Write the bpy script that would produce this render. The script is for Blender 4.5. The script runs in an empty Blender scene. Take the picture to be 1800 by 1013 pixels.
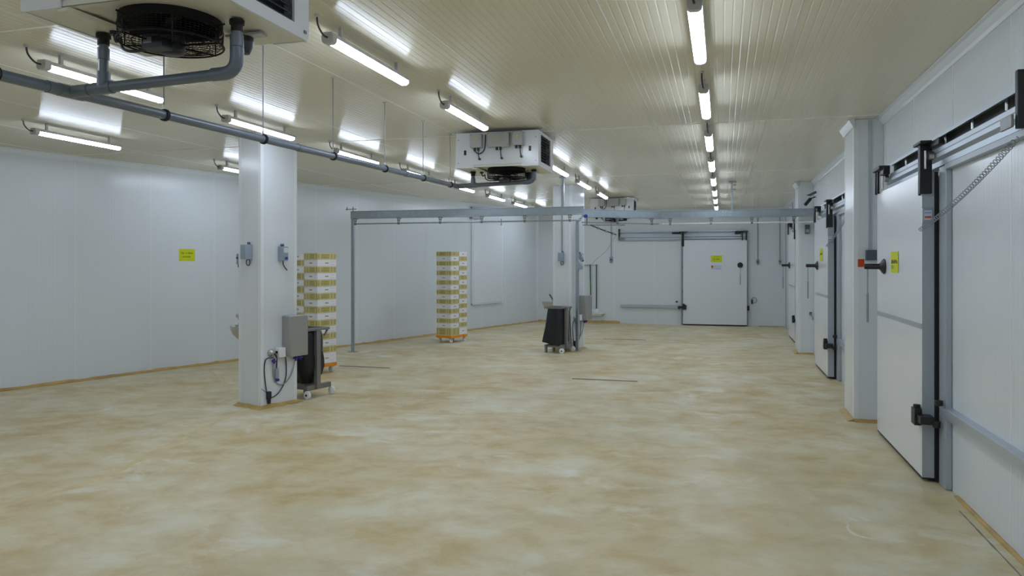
import bpy, bmesh, math, random
from math import sin, cos, pi, radians, atan2, hypot
from mathutils import Vector, Matrix
random.seed(7)
S = bpy.context.scene
COL = S.collection

# ------------------------------------------------------------------ camera, world, exposure
YAW = math.atan(370 / 1300)
cam = bpy.data.cameras.new('camera')
cam.sensor_width = 36.0
cam.lens = 26.0
cam.shift_y = -0.02306
cam.clip_start = 0.05
camo = bpy.data.objects.new('camera', cam)
COL.objects.link(camo)
camo.location = (0, 0, 1.7)
camo.rotation_euler = (pi / 2, 0, YAW)
S.camera = camo
W = bpy.data.worlds.new('world')
S.world = W
W.use_nodes = True
W.node_tree.nodes['Background'].inputs[0].default_value = (0.5, 0.55, 0.6, 1)
W.node_tree.nodes['Background'].inputs[1].default_value = 0.05
S.view_settings.view_transform = 'Standard'
S.view_settings.look = 'None'
S.view_settings.gamma = 1.0
S.view_settings.use_curve_mapping = False
S.view_settings.exposure = 0.0
LAMP_STRENGTH = 29.5

ZC = 3.27            # ceiling height
XR = 1.66            # right wall plane
YB = 21.35           # back wall plane
YF = -3.5            # wall behind the camera
LW0 = (-9.312, 7.654)            # a point of the slanted left wall
LWA = radians(16.3)              # its direction from the +Y axis
def lw_x(y): return LW0[0] + (y - LW0[1]) * math.tan(LWA)

# ------------------------------------------------------------------ materials
def new_mat(name):
    m = bpy.data.materials.new(name)
    m.use_nodes = True
    return m, m.node_tree.nodes, m.node_tree.links, m.node_tree.nodes['Principled BSDF']

def mat(name, col, rough=0.5, metal=0.0, spec=0.5, noise=0.0, nscale=8.0, bump=0.0, bscale=40.0, aniso=0.0, tangent=None, coat=0.0, stretch=(1, 1, 1)):
    m, N, L, B = new_mat(name)
    B.inputs['Base Color'].default_value = (*col, 1)
    B.inputs['Roughness'].default_value = rough
    B.inputs['Metallic'].default_value = metal
    B.inputs['Specular IOR Level'].default_value = spec
    B.inputs['Coat Weight'].default_value = coat
    if aniso:
        B.inputs['Anisotropic'].default_value = aniso
        if tangent:
            v = N.new('ShaderNodeCombineXYZ')
            for i in range(3): v.inputs[i].default_value = tangent[i]
            L.new(v.outputs[0], B.inputs['Tangent'])
    if noise or bump:
        tc = N.new('ShaderNodeTexCoord')
        mp = N.new('ShaderNodeMapping')
        mp.inputs['Scale'].default_value = stretch
        L.new(tc.outputs['Object'], mp.inputs[0])
    if noise:
        nz = N.new('ShaderNodeTexNoise')
        nz.inputs['Scale'].default_value = nscale
        nz.inputs['Detail'].default_value = 5
        L.new(mp.outputs[0], nz.inputs['Vector'])
        mx = N.new('ShaderNodeMix'); mx.data_type = 'RGBA'
        mx.inputs[6].default_value = (*[c * (1 - noise) for c in col], 1)
        mx.inputs[7].default_value = (*[min(1, c * (1 + noise)) for c in col], 1)
        L.new(nz.outputs['Fac'], mx.inputs[0])
        L.new(mx.outputs[2], B.inputs['Base Color'])
    if bump:
        nb = N.new('ShaderNodeTexNoise')
        nb.inputs['Scale'].default_value = bscale
        nb.inputs['Detail'].default_value = 3
        L.new(mp.outputs[0], nb.inputs['Vector'])
        bp = N.new('ShaderNodeBump')
        bp.inputs['Strength'].default_value = bump
        bp.inputs['Distance'].default_value = 0.01
        L.new(nb.outputs['Fac'], bp.inputs['Height'])
        L.new(bp.outputs[0], B.inputs['Normal'])
    return m

M = {}
M['wall'] = mat('panel_white', (0.72, 0.77, 0.80), 0.22, spec=0.45, noise=0.02, nscale=0.8, bump=0.05, bscale=1.2)
M['ceil'] = mat('ceiling_white', (0.72, 0.68, 0.53), 0.23, spec=0.42, noise=0.02, nscale=0.6, aniso=0.85, tangent=(1, 0, 0), bump=0.03, bscale=1.0)
M['seal'] = mat('sealant_white', (0.86, 0.86, 0.82), 0.35)
M['ctrim'] = mat('trim_white', (0.80, 0.84, 0.87), 0.3)
M['colw'] = mat('column_white', (0.74, 0.78, 0.81), 0.22, noise=0.02, nscale=1.5)
M['leaf'] = mat('door_white', (0.76, 0.80, 0.84), 0.2, noise=0.015, nscale=2)
M['alu'] = mat('aluminium_profile', (0.50, 0.56, 0.62), 0.34, metal=0.55, noise=0.04, nscale=3)
M['jamb'] = mat('grey_door_jamb', (0.42, 0.47, 0.52), 0.4, metal=0.2, noise=0.03, nscale=4)
M['galv'] = mat('galvanised_steel', (0.36, 0.42, 0.47), 0.42, metal=0.6, noise=0.18, nscale=14, bump=0.06, bscale=60)
M['steel'] = mat('stainless_steel', (0.52, 0.52, 0.51), 0.3, metal=0.9, noise=0.05, nscale=20, stretch=(1, 1, 12), bump=0.03, bscale=30)
M['cab'] = mat('brushed_steel', (0.40, 0.40, 0.39), 0.36, metal=0.6, noise=0.06, nscale=16, stretch=(1, 1, 10))
M['dsteel'] = mat('dark_steel', (0.25, 0.25, 0.25), 0.4, metal=0.6, noise=0.1, nscale=12)
M['black'] = mat('black_plastic', (0.012, 0.013, 0.015), 0.4)
M['rubber'] = mat('black_rubber', (0.008, 0.008, 0.009), 0.6)
M['fan'] = mat('fan_black', (0.005, 0.005, 0.006), 0.6, spec=0.3)
M['bag'] = mat('black_bag_film', (0.008, 0.009, 0.012), 0.32, bump=0.5, bscale=14)
M['gap_shade'] = mat('dark_grey_gap_shade', (0.035, 0.036, 0.038), 0.6)  # shade of the gap under the track hood, as a colour
M['cable'] = mat('dark_cable', (0.03, 0.035, 0.04), 0.45)
M['gcable'] = mat('grey_cable', (0.28, 0.30, 0.33), 0.45)
M['pvc'] = mat('grey_pvc', (0.135, 0.165, 0.205), 0.3, noise=0.05, nscale=6)
M['gplast'] = mat('grey_plastic', (0.30, 0.36, 0.43), 0.4, noise=0.03, nscale=10)
M['dplast'] = mat('slate_plastic', (0.07, 0.10, 0.125), 0.4)
M['lampcase'] = mat('lamp_grey', (0.55, 0.55, 0.54), 0.4)
M['unit'] = mat('cooler_white', (0.78, 0.80, 0.84), 0.2, noise=0.02, nscale=3)
M['tray'] = mat('tray_cream', (0.72, 0.71, 0.63), 0.35, noise=0.03, nscale=3)
M['jbox'] = mat('box_grey', (0.48, 0.49, 0.49), 0.4)
M['coil'] = mat('coil_grey', (0.10, 0.12, 0.12), 0.5, metal=0.3)
M['ydot'] = mat('yellow_label', (0.75, 0.80, 0.02), 0.5)
M['paper'] = mat('yellow_paper', (0.62, 0.68, 0.0), 0.55, noise=0.03, nscale=10)
M['white'] = mat('white_plastic', (0.85, 0.86, 0.88), 0.35)
M['paperw'] = mat('white_paper', (0.62, 0.68, 0.78), 0.6)
M['ink'] = mat('olive_ink', (0.17, 0.19, 0.0), 0.7)
M['dink'] = mat('dark_ink', (0.06, 0.07, 0.02), 0.7)
M['bink'] = mat('bluish_ink', (0.36, 0.40, 0.62), 0.7)
M['red'] = mat('red_orange', (0.62, 0.06, 0.01), 0.5)
M['dred'] = mat('brown_red', (0.40, 0.05, 0.02), 0.5)
M['blue'] = mat('blue_plastic', (0.03, 0.03, 0.32), 0.4)
M['green'] = mat('green_handle', (0.01, 0.10, 0.035), 0.4)
M['lgreen'] = mat('green_mark', (0.28, 0.50, 0.0), 0.5)
M['orange'] = mat('orange_plastic', (0.85, 0.29, 0.01), 0.4, noise=0.05, nscale=6)
M['cwhite'] = mat('crate_white', (0.86, 0.85, 0.88), 0.45, noise=0.03, nscale=10)
M['ccream'] = mat('crate_cream', (0.68, 0.63, 0.35), 0.5, noise=0.04, nscale=10)
M['cgold'] = mat('crate_gold', (0.50, 0.43, 0.14), 0.5, noise=0.15, nscale=16)
M['cgold2'] = mat('crate_gold_bars', (0.34, 0.30, 0.08), 0.5)
M['ochre'] = mat('ochre_resin', (0.50, 0.33, 0.10), 0.45, noise=0.5, nscale=5, bump=0.4, bscale=14)
M['slot'] = mat('drain_steel', (0.20, 0.20, 0.21), 0.45, metal=0.3)
M['smear'] = mat('white_paint_smear', (0.75, 0.72, 0.60), 0.6)

def emis(name, col, s):
    m, N, L, B = new_mat(name)
    B.inputs['Base Color'].default_value = (*col, 1)
    B.inputs['Roughness'].default_value = 0.4
    B.inputs['Emission Color'].default_value = (*col, 1)
    B.inputs['Emission Strength'].default_value = s
    return m
M['glow'] = emis('lamp_diffuser', (0.725, 0.825, 1.0), LAMP_STRENGTH)

def floor_mat():
    m, N, L, B = new_mat('floor_resin')
    tc = N.new('ShaderNodeTexCoord')
    def noise(scale, detail, sx=1, sy=1, dist=0.0, rough=0.55, off=0):
        mp = N.new('ShaderNodeMapping')
        mp.inputs['Scale'].default_value = (sx, sy, 1)
        mp.inputs['Location'].default_value = (off, off * 1.7, off)
        mp.inputs['Rotation'].default_value = (0, 0, radians(-12))
        L.new(tc.outputs['Object'], mp.inputs[0])
        n = N.new('ShaderNodeTexNoise')
        n.inputs['Scale'].default_value = scale
        n.inputs['Detail'].default_value = detail
        n.inputs['Roughness'].default_value = rough
        n.inputs['Distortion'].default_value = dist
        L.new(mp.outputs[0], n.inputs['Vector'])
        return n.outputs['Fac']
    def ramp(src, stops):
        r = N.new('ShaderNodeValToRGB')
        e = r.color_ramp.elements
        while len(e) < len(stops): e.new(0.5)
        for k, (p, c) in enumerate(stops):
            e[k].position = p
            e[k].color = (*c, 1) if len(c) == 3 else c
        L.new(src, r.inputs[0])
        return r.outputs[0]
    def mixc(f, a, b, mode='MIX'):
        x = N.new('ShaderNodeMix'); x.data_type = 'RGBA'; x.blend_type = mode
        if isinstance(f, float): x.inputs[0].default_value = f
        else: L.new(f, x.inputs[0])
        for s, v in ((6, a), (7, b)):
            if isinstance(v, tuple): x.inputs[s].default_value = (*v, 1)
            else: L.new(v, x.inputs[s])
        return x.outputs[2]
    TAN, MID, PALE = (0.56, 0.42, 0.185), (0.65, 0.545, 0.32), (0.73, 0.69, 0.52)
    big = ramp(noise(0.7, 7, 1.0, 1.1, 0.35, 0.62), [(0.36, TAN), (0.48, MID), (0.60, PALE)])
    fine = ramp(noise(2.6, 7, 1.0, 1.15, 0.3, 0.62, 3.1), [(0.38, (0.50, 0.355, 0.13)), (0.50, MID), (0.62, PALE)])
    c = mixc(0.45, big, fine)
    pale = ramp(noise(1.4, 8, 1.0, 1.3, 0.5, 0.66, 9.0), [(0.56, (0, 0, 0)), (0.70, (1, 1, 1))])
    c = mixc(pale, c, (0.78, 0.76, 0.64))
    gr = ramp(noise(0.30, 5, 1, 1, 1.0, 0.6, 17.0), [(0.52, (0, 0, 0)), (0.68, (0.5, 0.5, 0.5))])
    c = mixc(gr, c, (0.50, 0.45, 0.27))
    fl = ramp(noise(9, 6, 1, 1.1, 0.6, 0.72, 5.0), [(0.60, (0, 0, 0)), (0.74, (0.45, 0.45, 0.45))])
    c = mixc(fl, c, (0.74, 0.70, 0.54))
    L.new(c, B.inputs['Base Color'])
    rr = ramp(noise(1.7, 5, 1, 1, 1.0, 0.6, 2.0), [(0.35, (0.34, 0.34, 0.34)), (0.7, (0.55, 0.55, 0.55))])
    L.new(rr, B.inputs['Roughness'])
    B.inputs['Specular IOR Level'].default_value = 0.4
    bp = N.new('ShaderNodeBump')
    bp.inputs['Strength'].default_value = 0.25
    bp.inputs['Distance'].default_value = 0.012
    L.new(noise(3.0, 8, 1, 1, 0.5, 0.6, 1.0), bp.inputs['Height'])
    L.new(bp.outputs[0], B.inputs['Normal'])
    return m
M['floor'] = floor_mat()

# ------------------------------------------------------------------ mesh helpers
class MB:
    """collects shapes and builds them as ONE mesh object"""
    def __init__(s): s.v = []; s.f = []; s.T = None
    def add(s, vs, fs):
        n = len(s.v)
        s.v += [tuple(v) for v in vs]
        s.f += [tuple(i + n for i in f) for f in fs]
        return s
    def box(s, x0, x1, y0, y1, z0, z1):
        x0, x1 = sorted((x0, x1)); y0, y1 = sorted((y0, y1)); z0, z1 = sorted((z0, z1))
        return s.add([(x0, y0, z0), (x1, y0, z0), (x1, y1, z0), (x0, y1, z0), (x0, y0, z1), (x1, y0, z1), (x1, y1, z1), (x0, y1, z1)],
                     [(0, 3, 2, 1), (4, 5, 6, 7), (0, 1, 5, 4), (1, 2, 6, 5), (2, 3, 7, 6), (3, 0, 4, 7)])
    def prism(s, pts, a0, a1, axis='y'):
        """2-D outline pts extruded along an axis"""
        n = len(pts)
        def P(p, a):
            if axis == 'y': return (p[0], a, p[1])
            if axis == 'x': return (a, p[0], p[1])
            return (p[0], p[1], a)
        vs = [P(p, a0) for p in pts] + [P(p, a1) for p in pts]
        fs = [tuple(range(n))[::-1], tuple(range(n, 2 * n))] + [(i, (i + 1) % n, (i + 1) % n + n, i + n) for i in range(n)]
        return s.add(vs, fs)
    def bar(s, a, b, w, h, up=(0, 0, 1)):
        """rectangular bar from a to b"""
        a, b = Vector(a), Vector(b)
        d = (b - a).normalized(); u = Vector(up)
        if abs(d.dot(u)) > 0.98: u = Vector((0, 1, 0))
        r = d.cross(u).normalized() * (w / 2); u = r.cross(d).normalized() * (h / 2)
        vs = [p + i * r + j * u for p in (a, b) for i, j in ((-1, -1), (1, -1), (1, 1), (-1, 1))]
        return s.add(vs, [(0, 1, 2, 3), (7, 6, 5, 4), (0, 4, 5, 1), (1, 5, 6, 2), (2, 6, 7, 3), (3, 7, 4, 0)])
    def cone(s, a, b, r0, r1, n=16, caps=True):
        a, b = Vector(a), Vector(b)
        d = (b - a).normalized()
        u = Vector((0, 0, 1)) if abs(d.z) < 0.9 else Vector((1, 0, 0))
        x = d.cross(u).normalized(); y = d.cross(x)
        vs = [a + (x * cos(2 * pi * k / n) + y * sin(2 * pi * k / n)) * r0 for k in range(n)] + \
             [b + (x * cos(2 * pi * k / n) + y * sin(2 * pi * k / n)) * r1 for k in range(n)]
        fs = [(k, (k + 1) % n, (k + 1) % n + n, k + n) for k in range(n)]
        if caps: fs += [tuple(range(n))[::-1], tuple(range(n, 2 * n))]
        return s.add(vs, fs)
    def cyl(s, a, b, r, n=16): return s.cone(a, b, r, r, n)
    def tube(s, pts, r, n=8, closed=False):
        pts = [Vector(p) for p in pts]
        m = len(pts); vs = []; prev = None
        for i, p in enumerate(pts):
            if closed: t = (pts[(i + 1) % m] - pts[i - 1])
            else: t = pts[min(i + 1, m - 1)] - pts[max(i - 1, 0)]
            t.normalize()
            if prev is None:
                u = Vector((0, 0, 1)) if abs(t.z) < 0.9 else Vector((1, 0, 0))
                x = t.cross(u).normalized()
            else:
                x = (prev - t * prev.dot(t)).normalized()
            prev = x; y = t.cross(x)
            rr = r[i] if isinstance(r, (list, tuple)) else r
            vs += [p + (x * cos(2 * pi * k / n) + y * sin(2 * pi * k / n)) * rr for k in range(n)]
        fs = []
        for i in range(m if closed else m - 1):
            j = (i + 1) % m
            fs += [(i * n + k, i * n + (k + 1) % n, j * n + (k + 1) % n, j * n + k) for k in range(n)]
        if not closed: fs += [tuple(range(n))[::-1], tuple(range((m - 1) * n, m * n))]
        return s.add(vs, fs)
    def lathe(s, prof, c=(0, 0, 0), n=24, axis='z'):
        """prof: list of (radius, height)"""
        vs = []
        for r, h in prof:
            for k in range(n):
                a = 2 * pi * k / n
                p = (r * cos(a), r * sin(a), h)
                if axis == 'y': p = (p[0], p[2], p[1])
                if axis == 'x': p = (p[2], p[0], p[1])
                vs.append((p[0] + c[0], p[1] + c[1], p[2] + c[2]))
        fs = [(i * n + k, i * n + (k + 1) % n, (i + 1) * n + (k + 1) % n, (i + 1) * n + k) for i in range(len(prof) - 1) for k in range(n)]
        fs += [tuple(range(n))[::-1], tuple(range((len(prof) - 1) * n, len(prof) * n))]
        return s.add(vs, fs)
    def mesh(s, name, m, smooth=False):
        me = bpy.data.meshes.new(name)
        me.from_pydata(s.v, [], s.f)
        bm = bmesh.new(); bm.from_mesh(me)
        bmesh.ops.recalc_face_normals(bm, faces=bm.faces)
        bm.to_mesh(me); bm.free()
        me.materials.append(m)
        if smooth:
            me.polygons.foreach_set('use_smooth', [True] * len(me.polygons))
            me.set_sharp_from_angle(angle=radians(38))
        return me
    def build(s, name, m, parent=None, smooth=False, bevel=0.0, **kw):
        o = bpy.data.objects.new(name, s.mesh(name, m, smooth))
        COL.objects.link(o)
        if parent: o.parent = parent
        if bevel:
            b = o.modifiers.new('bevel', 'BEVEL'); b.width = bevel; b.segments = 2; b.limit_method = 'ANGLE'; b.angle_limit = radians(50)
            o.data.polygons.foreach_set('use_smooth', [True] * len(o.data.polygons))
            o.data.set_sharp_from_angle(angle=radians(60))
        for k, v in kw.items(): o[k] = v
        return o

def tag(o, label=None, category=None, group=None, kind=None):
    if label: o['label'] = label
    if category: o['category'] = category
    if group: o['group'] = group
    if kind: o['kind'] = kind
    return o
def empty(name, loc=(0, 0, 0), rz=0, **kw):
    o = bpy.data.objects.new(name, None)
    o.empty_display_size = 0.1
    COL.objects.link(o)
    o.location = loc; o.rotation_euler = (0, 0, rz)
    return tag(o, **kw)
def copy_tree(o, parent=None):
    kids = KIDS.get(o.name)
    if kids is None:
        kids = [c for c in o.children]
        KIDS[o.name] = kids
    c = o.copy(); COL.objects.link(c)
    if parent: c.parent = parent
    for k in kids: copy_tree(k, c)
    return c
KIDS = {}
def fillet(pts, r, n=6):
    """round the corners of a polyline"""
    out = [Vector(pts[0])]
    for i in range(1, len(pts) - 1):
        a, b, c = Vector(pts[i - 1]), Vector(pts[i]), Vector(pts[i + 1])
        d1 = (a - b).normalized(); d2 = (c - b).normalized()
        p, q = b + d1 * r, b + d2 * r
        for k in range(n + 1):
            t = k / n
            out.append(p * (1 - t) ** 2 + b * 2 * t * (1 - t) + q * t * t)
    out.append(Vector(pts[-1]))
    return out
def smooth_path(pts, n=8):
    """Catmull-Rom"""
    P = [Vector(p) for p in pts]; P = [P[0] * 2 - P[1]] + P + [P[-1] * 2 - P[-2]]
    out = []
    for i in range(1, len(P) - 2):
        for k in range(n):
            t = k / n
            a, b, c, d = P[i - 1:i + 3]
            out.append(0.5 * ((2 * b) + (c - a) * t + (2 * a - 5 * b + 4 * c - d) * t * t + (3 * b - a - 3 * c + d) * t ** 3))
    out.append(P[-2])
    return out
def glyphs(mb, x0, x1, z, h, y, step=None, seed=1, gap=0.18):
    """a line of small print: strokes too fine to read, on the plane y"""
    rnd = random.Random(seed)
    step = step or h * 0.62
    x = x0
    while x < x1 - step * 0.8:
        if rnd.random() < gap: x += step * 0.8; continue
        t = h * 0.2; w = step * 0.72
        k = rnd.randrange(4)
        mb.box(x, x + t, y - 0.0012, y, z, z + h)
        if k in (0, 2): mb.box(x, x + w, y - 0.0012, y, z + h - t, z + h)
        if k in (0, 1, 3): mb.box(x, x + w, y - 0.0012, y, z + h * 0.42, z + h * 0.42 + t)
        if k in (1, 2): mb.box(x, x + w, y - 0.0012, y, z, z + t)
        if k in (2, 3): mb.box(x + w - t, x + w, y - 0.0012, y, z, z + h * (1 if k == 2 else 0.6))
        x += step

# ------------------------------------------------------------------ room shell
def ribbed(w, L, thick, pitch, gw, gd, mapf, edge=0.004):
    """sandwich panel: front face with shallow ribs along its length; mapf(x, l, n) -> point; n = 0 is the face, + goes into the panel"""
    prof = [(0, thick), (0, 0.012), (edge, 0.0)]
    n = max(1, int((w - 0.02) / pitch))
    x = (w - (n - 1) * pitch) / 2
    for k in range(n):
        prof += [(x - gw / 2, 0.0), (x - gw / 2 + gd * 1.5, gd), (x + gw / 2 - gd * 1.5, gd), (x + gw / 2, 0.0)]
        x += pitch
    prof += [(w - edge, 0.0), (w, 0.012), (w, thick)]
    m = len(prof)
    mb = MB()
    vs = [mapf(p[0], 0, p[1]) for p in prof] + [mapf(p[0], L, p[1]) for p in prof]
    fs = [(i, i + 1, i + 1 + m, i + m) for i in range(m - 1)] + [(m - 1, 0, m, 2 * m - 1)]
    fs += [tuple(range(m))[::-1], tuple(range(m, 2 * m))]
    mb.add(vs, fs)
    return mb

# floor
fl = MB().box(-14.5, 1.80, YF - 0.2, YB + 0.2, -0.2, 0).build('floor', M['floor'])
tag(fl, 'mottled beige and tan resin floor across the whole hall', kind='structure')
# low resin seams across the floor
def seam(pts, w=0.05, h=0.004, amp=0.02, mname='ochre'):
    P = smooth_path(pts, 10); mb = MB(); vs = []; rnd = random.Random(len(P))
    for i, p in enumerate(P):
        t = (P[min(i + 1, len(P) - 1)] - P[max(i - 1, 0)]).normalized(); r = Vector((t.y, -t.x, 0))
        ww = w * (0.5 + rnd.random() * 0.7); q = p + r * (rnd.random() - 0.5) * amp
        vs += [q - r * ww, q + Vector((0, 0, h)), q + r * ww]
    fs = []
    for i in range(len(P) - 1):
        a = i * 3; fs += [(a, a + 1, a + 4, a + 3), (a + 1, a + 2, a + 5, a + 4)]
    mb.add(vs, fs)
    return mb
M['seam'] = mat('seam_resin', (0.66, 0.54, 0.29), 0.45, noise=0.25, nscale=5)
seam([(-5.0, 7.75, 0.0005), (-3.9, 7.78, 0.0005), (-2.6, 7.93, 0.0005), (-1.2, 8.05, 0.0005), (0.2, 8.2, 0.0005), (1.3, 8.5, 0.0005)], 0.03).build('floor_seam', M['seam'], fl, True)
seam([(-4.9, 3.4, 0.0005), (-4.85, 4.1, 0.0005), (-4.75, 4.7, 0.0005), (-4.95, 5.6, 0.0005), (-5.25, 6.8, 0.0005), (-5.35, 7.4, 0.0005)], 0.045).build('floor_seam', M['seam'], fl, True)
seam([(-8.3, 10.4, 0.0005), (-7.3, 9.5, 0.0005), (-6.4, 8.6, 0.0005), (-5.75, 7.95, 0.0005)], 0.035).build('floor_seam', M['seam'], fl, True)
seam([(-2.5, 14.5, 0.0005), (-1, 14.0, 0.0005), (0.3, 14.1, 0.0005), (1.3, 14.4, 0.0005)], 0.05).build('floor_seam', M['seam'], fl, True)
seam([(1.571, 5.75, 0.001), (1.569, 5.3, 0.001), (1.566, 4.5, 0.001)], 0.006, 0.002, 0.0).build('floor_groove', M['dsteel'], fl, True)

# walls, each made of sandwich panels
def wall(name, P0, ang, L, t0, label, pw=1.155):
    """wall from P0, its direction making the angle ang with +Y; local +x runs along it, local -y looks into the room"""
    root = empty(name, (P0[0], P0[1], 0), pi / 2 - ang, label=label, kind='structure')
    t = t0; i = 0
    meshes = {}
    while t < L - 1e-6:
        w = min(pw, L - t)
        key = round(w, 3)
        if key not in meshes:
            meshes[key] = ribbed(w - 0.003, ZC, 0.1, 0.0525, 0.012, 0.0005, lambda x, l, n: (x, n, l)).mesh('panel', M['wall'])
        o = bpy.data.objects.new('panel', meshes[key]); COL.objects.link(o)
        o.parent = root; o.location = (t, 0, 0)
        if t > t0:
            s_ = MB().box(t - 0.0065, t + 0.0035, -0.0012, 0.012, 0.0, ZC).build('joint_seal', M['ctrim'], root)
        t += w
    return root
left_start = 12.9
lw = wall('wall_left', (LW0[0] - sin(LWA) * left_start, LW0[1] - cos(LWA) * left_start), LWA, left_start + 14.25, left_start - 0.18 - 11 * 1.155, 'long white ribbed panel wall, running at a slant towards the far corner')
# right wall: looks towards -x ; built from the back corner to the front
def wall_simple(name, ox, oy, rz, L, t0, label, pw=1.165):
    root = empty(name, (ox, oy, 0), rz, label=label, kind='structure')
    t = t0; meshes = {}
    first = True
    while t < L - 1e-6:
        w = min(pw, L - t); a = max(t, 0); w2 = t + w - a
        key = round(w2, 3)
        if key not in meshes:
            meshes[key] = ribbed(w2 - 0.003, ZC, 0.1, 0.0525, 0.012, 0.0005, lambda x, l, n: (x, n, l)).mesh('panel', M['wall'])
        o = bpy.data.objects.new('panel', meshes[key]); COL.objects.link(o)
        o.parent = root; o.location = (a, 0, 0)
        if not first:
            MB().box(a - 0.0065, a + 0.0035, -0.0012, 0.012, 0, ZC).build('joint_seal', M['ctrim'], root)
        first = False
        t += w
    return root
# local x -> world -y for the right wall (rz=-90)
rw = wall_simple('wall_right', XR, YB, -pi / 2, YB - YF, (YB - 6.232) - 13 * 1.165, 'white ribbed panel wall behind the sliding doors')
bw = wall_simple('wall_back', lw_x(YB), YB, 0, XR - lw_x(YB) , 0.0, 'white panel wall at the far end, behind the closed sliding door', 1.15)
fw = wall_simple('wall_front', XR, YF, pi, XR - lw_x(YF), 0.0, 'white panel wall closing the hall behind the viewer', 1.15)

# ceiling
ceil = empty('ceiling', (0, 0, ZC), 0, label='glossy off-white ceiling of narrow ribbed panels', kind='structure')
xe = [1.64 - 1.18 * k for k in range(0, 14)]
ye = [YF, -0.8, 3.85, 8.5, 13.1, 17.25, YB]
cm = {}
for j in range(len(ye) - 1):
    for i in range(len(xe) - 1):
        x0, x1 = xe[i + 1], xe[i]
        if x1 < lw_x(ye[j]) - 0.05: continue
        key = round(ye[j + 1] - ye[j], 3)
        if key not in cm:
            cm[key] = ribbed(1.177, key - 0.004, 0.1, 0.056, 0.012, 0.0013, lambda x, l, n: (x, l, n)).mesh('panel', M['ceil'])
        o = bpy.data.objects.new('panel', cm[key]); COL.objects.link(o)
        o.parent = ceil; o.location = (x0 + 0.0015, ye[j] + 0.002, 0)
for i in range(1, 13):
    y0 = YF if i < 1 else max(YF, LW0[1] + (xe[i] - LW0[0]) / math.tan(LWA) * 0 - 11.1)
    ymax = YB if xe[i] > lw_x(YB) else LW0[1] + (xe[i] - LW0[0]) / math.tan(LWA)
    if ymax > YF:
        MB().box(xe[i] - 0.004, xe[i] + 0.004, YF, ymax, -0.0015, 0.012).build('joint_seal', M['seal'], ceil)
for y in ye[1:-1]:
    MB().box(lw_x(y), XR, y - 0.012, y + 0.012, -0.003, 0.012).build('joint_seal', M['seal'], ceil)

# cove trims between walls and ceiling, resin skirtings at the floor
def strip(name, a, b, ins, prof, m, label=None, **kw):
    """profile (into-room, z) swept from a to b; ins = unit vector into the room"""
    n = len(prof)
    vs = [(p[0] + ins[0] * d, p[1] + ins[1] * d, z) for p in (a, b) for d, z in prof]
    fs = [tuple(range(n)), tuple(range(n, 2 * n))] + [(i, (i + 1) % n, (i + 1) % n + n, i + n) for i in range(n)]
    return tag(MB().add(vs, fs).build(name, m), label, kind='structure')
cove = [(0.0, ZC - 0.0005), (0.075, ZC - 0.0005), (0.075, ZC - 0.010), (0.05, ZC - 0.016), (0.018, ZC - 0.055), (0.010, ZC - 0.080), (0.0, ZC - 0.080)]
insL = (cos(LWA), -sin(LWA))
LA = (LW0[0] - sin(LWA) * 11.6, LW0[1] - cos(LWA) * 11.6); LB = (lw_x(YB), YB)
strip('trim_1', LA, LB, insL, cove, M['wall'], 'white cove trim where the slanted wall meets the ceiling')
strip('trim_2', (XR, YF), (XR, YB), (-1, 0), cove, M['wall'], 'white cove trim above the sliding doors')
strip('trim_3', LB, (XR, YB), (0, -1), cove, M['wall'], 'white cove trim along the top of the far wall')
tag(MB().prism([(lw_x(YB) - 0.02, YB + 0.001), (lw_x(YB) - 0.02 - 0.29 * 0.05, YB - 0.05), (lw_x(YB - 0.05) + 0.004, YB - 0.05), (lw_x(YB) + 0.05, YB - 0.003)], 0.002, ZC - 0.001, 'z').build('trim_5', M['wall']), 'white corner strip between the slanted wall and the far wall', kind='structure')
def skirt(name, a, b, ins, h, w, label, seed):
    rnd = random.Random(seed); L_ = hypot(b[0] - a[0], b[1] - a[1]); n = int(L_ / 0.12)
    vs = []
    for i in range(n + 1):
        t = i / n; x = a[0] + (b[0] - a[0]) * t; y = a[1] + (b[1] - a[1]) * t
        hh = h * (0.75 + 0.4 * rnd.random()); ww = w * (0.7 + 0.7 * rnd.random())
        for d, z in ((0.001, 0), (0.001, hh), (0.012, hh), (0.02 + ww * 0.25, hh * 0.35), (0.02 + ww, 0.001)):
            vs.append((x + ins[0] * d, y + ins[1] * d, z))
    fs = [(i * 5 + k, i * 5 + k + 1, i * 5 + k + 6, i * 5 + k + 5) for i in range(n) for k in range(4)]
    return tag(MB().add(vs, fs).build(name, M['ochre'], smooth=False), label, kind='structure')
skirt('baseboard_left', LA, LB, insL, 0.035, 0.05, 'ochre resin skirting along the slanted wall', 3)
skirt('baseboard_back', LB, (-2.85, YB), (0, -1), 0.07, 0.03, 'ochre resin skirting along the far wall, stopping short of the door', 4)
skirt('baseboard_right', (XR, YF), (XR, 6.1), (-1, 0), 0.012, 0.012, 'thin ochre resin skirting below the door rail', 5)
skirt('trim_4', (0.95, YB), (1.62, YB), (0, -1), 0.02, 0.04, 'ochre resin skirting between the far door and the corner', 6)

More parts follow.
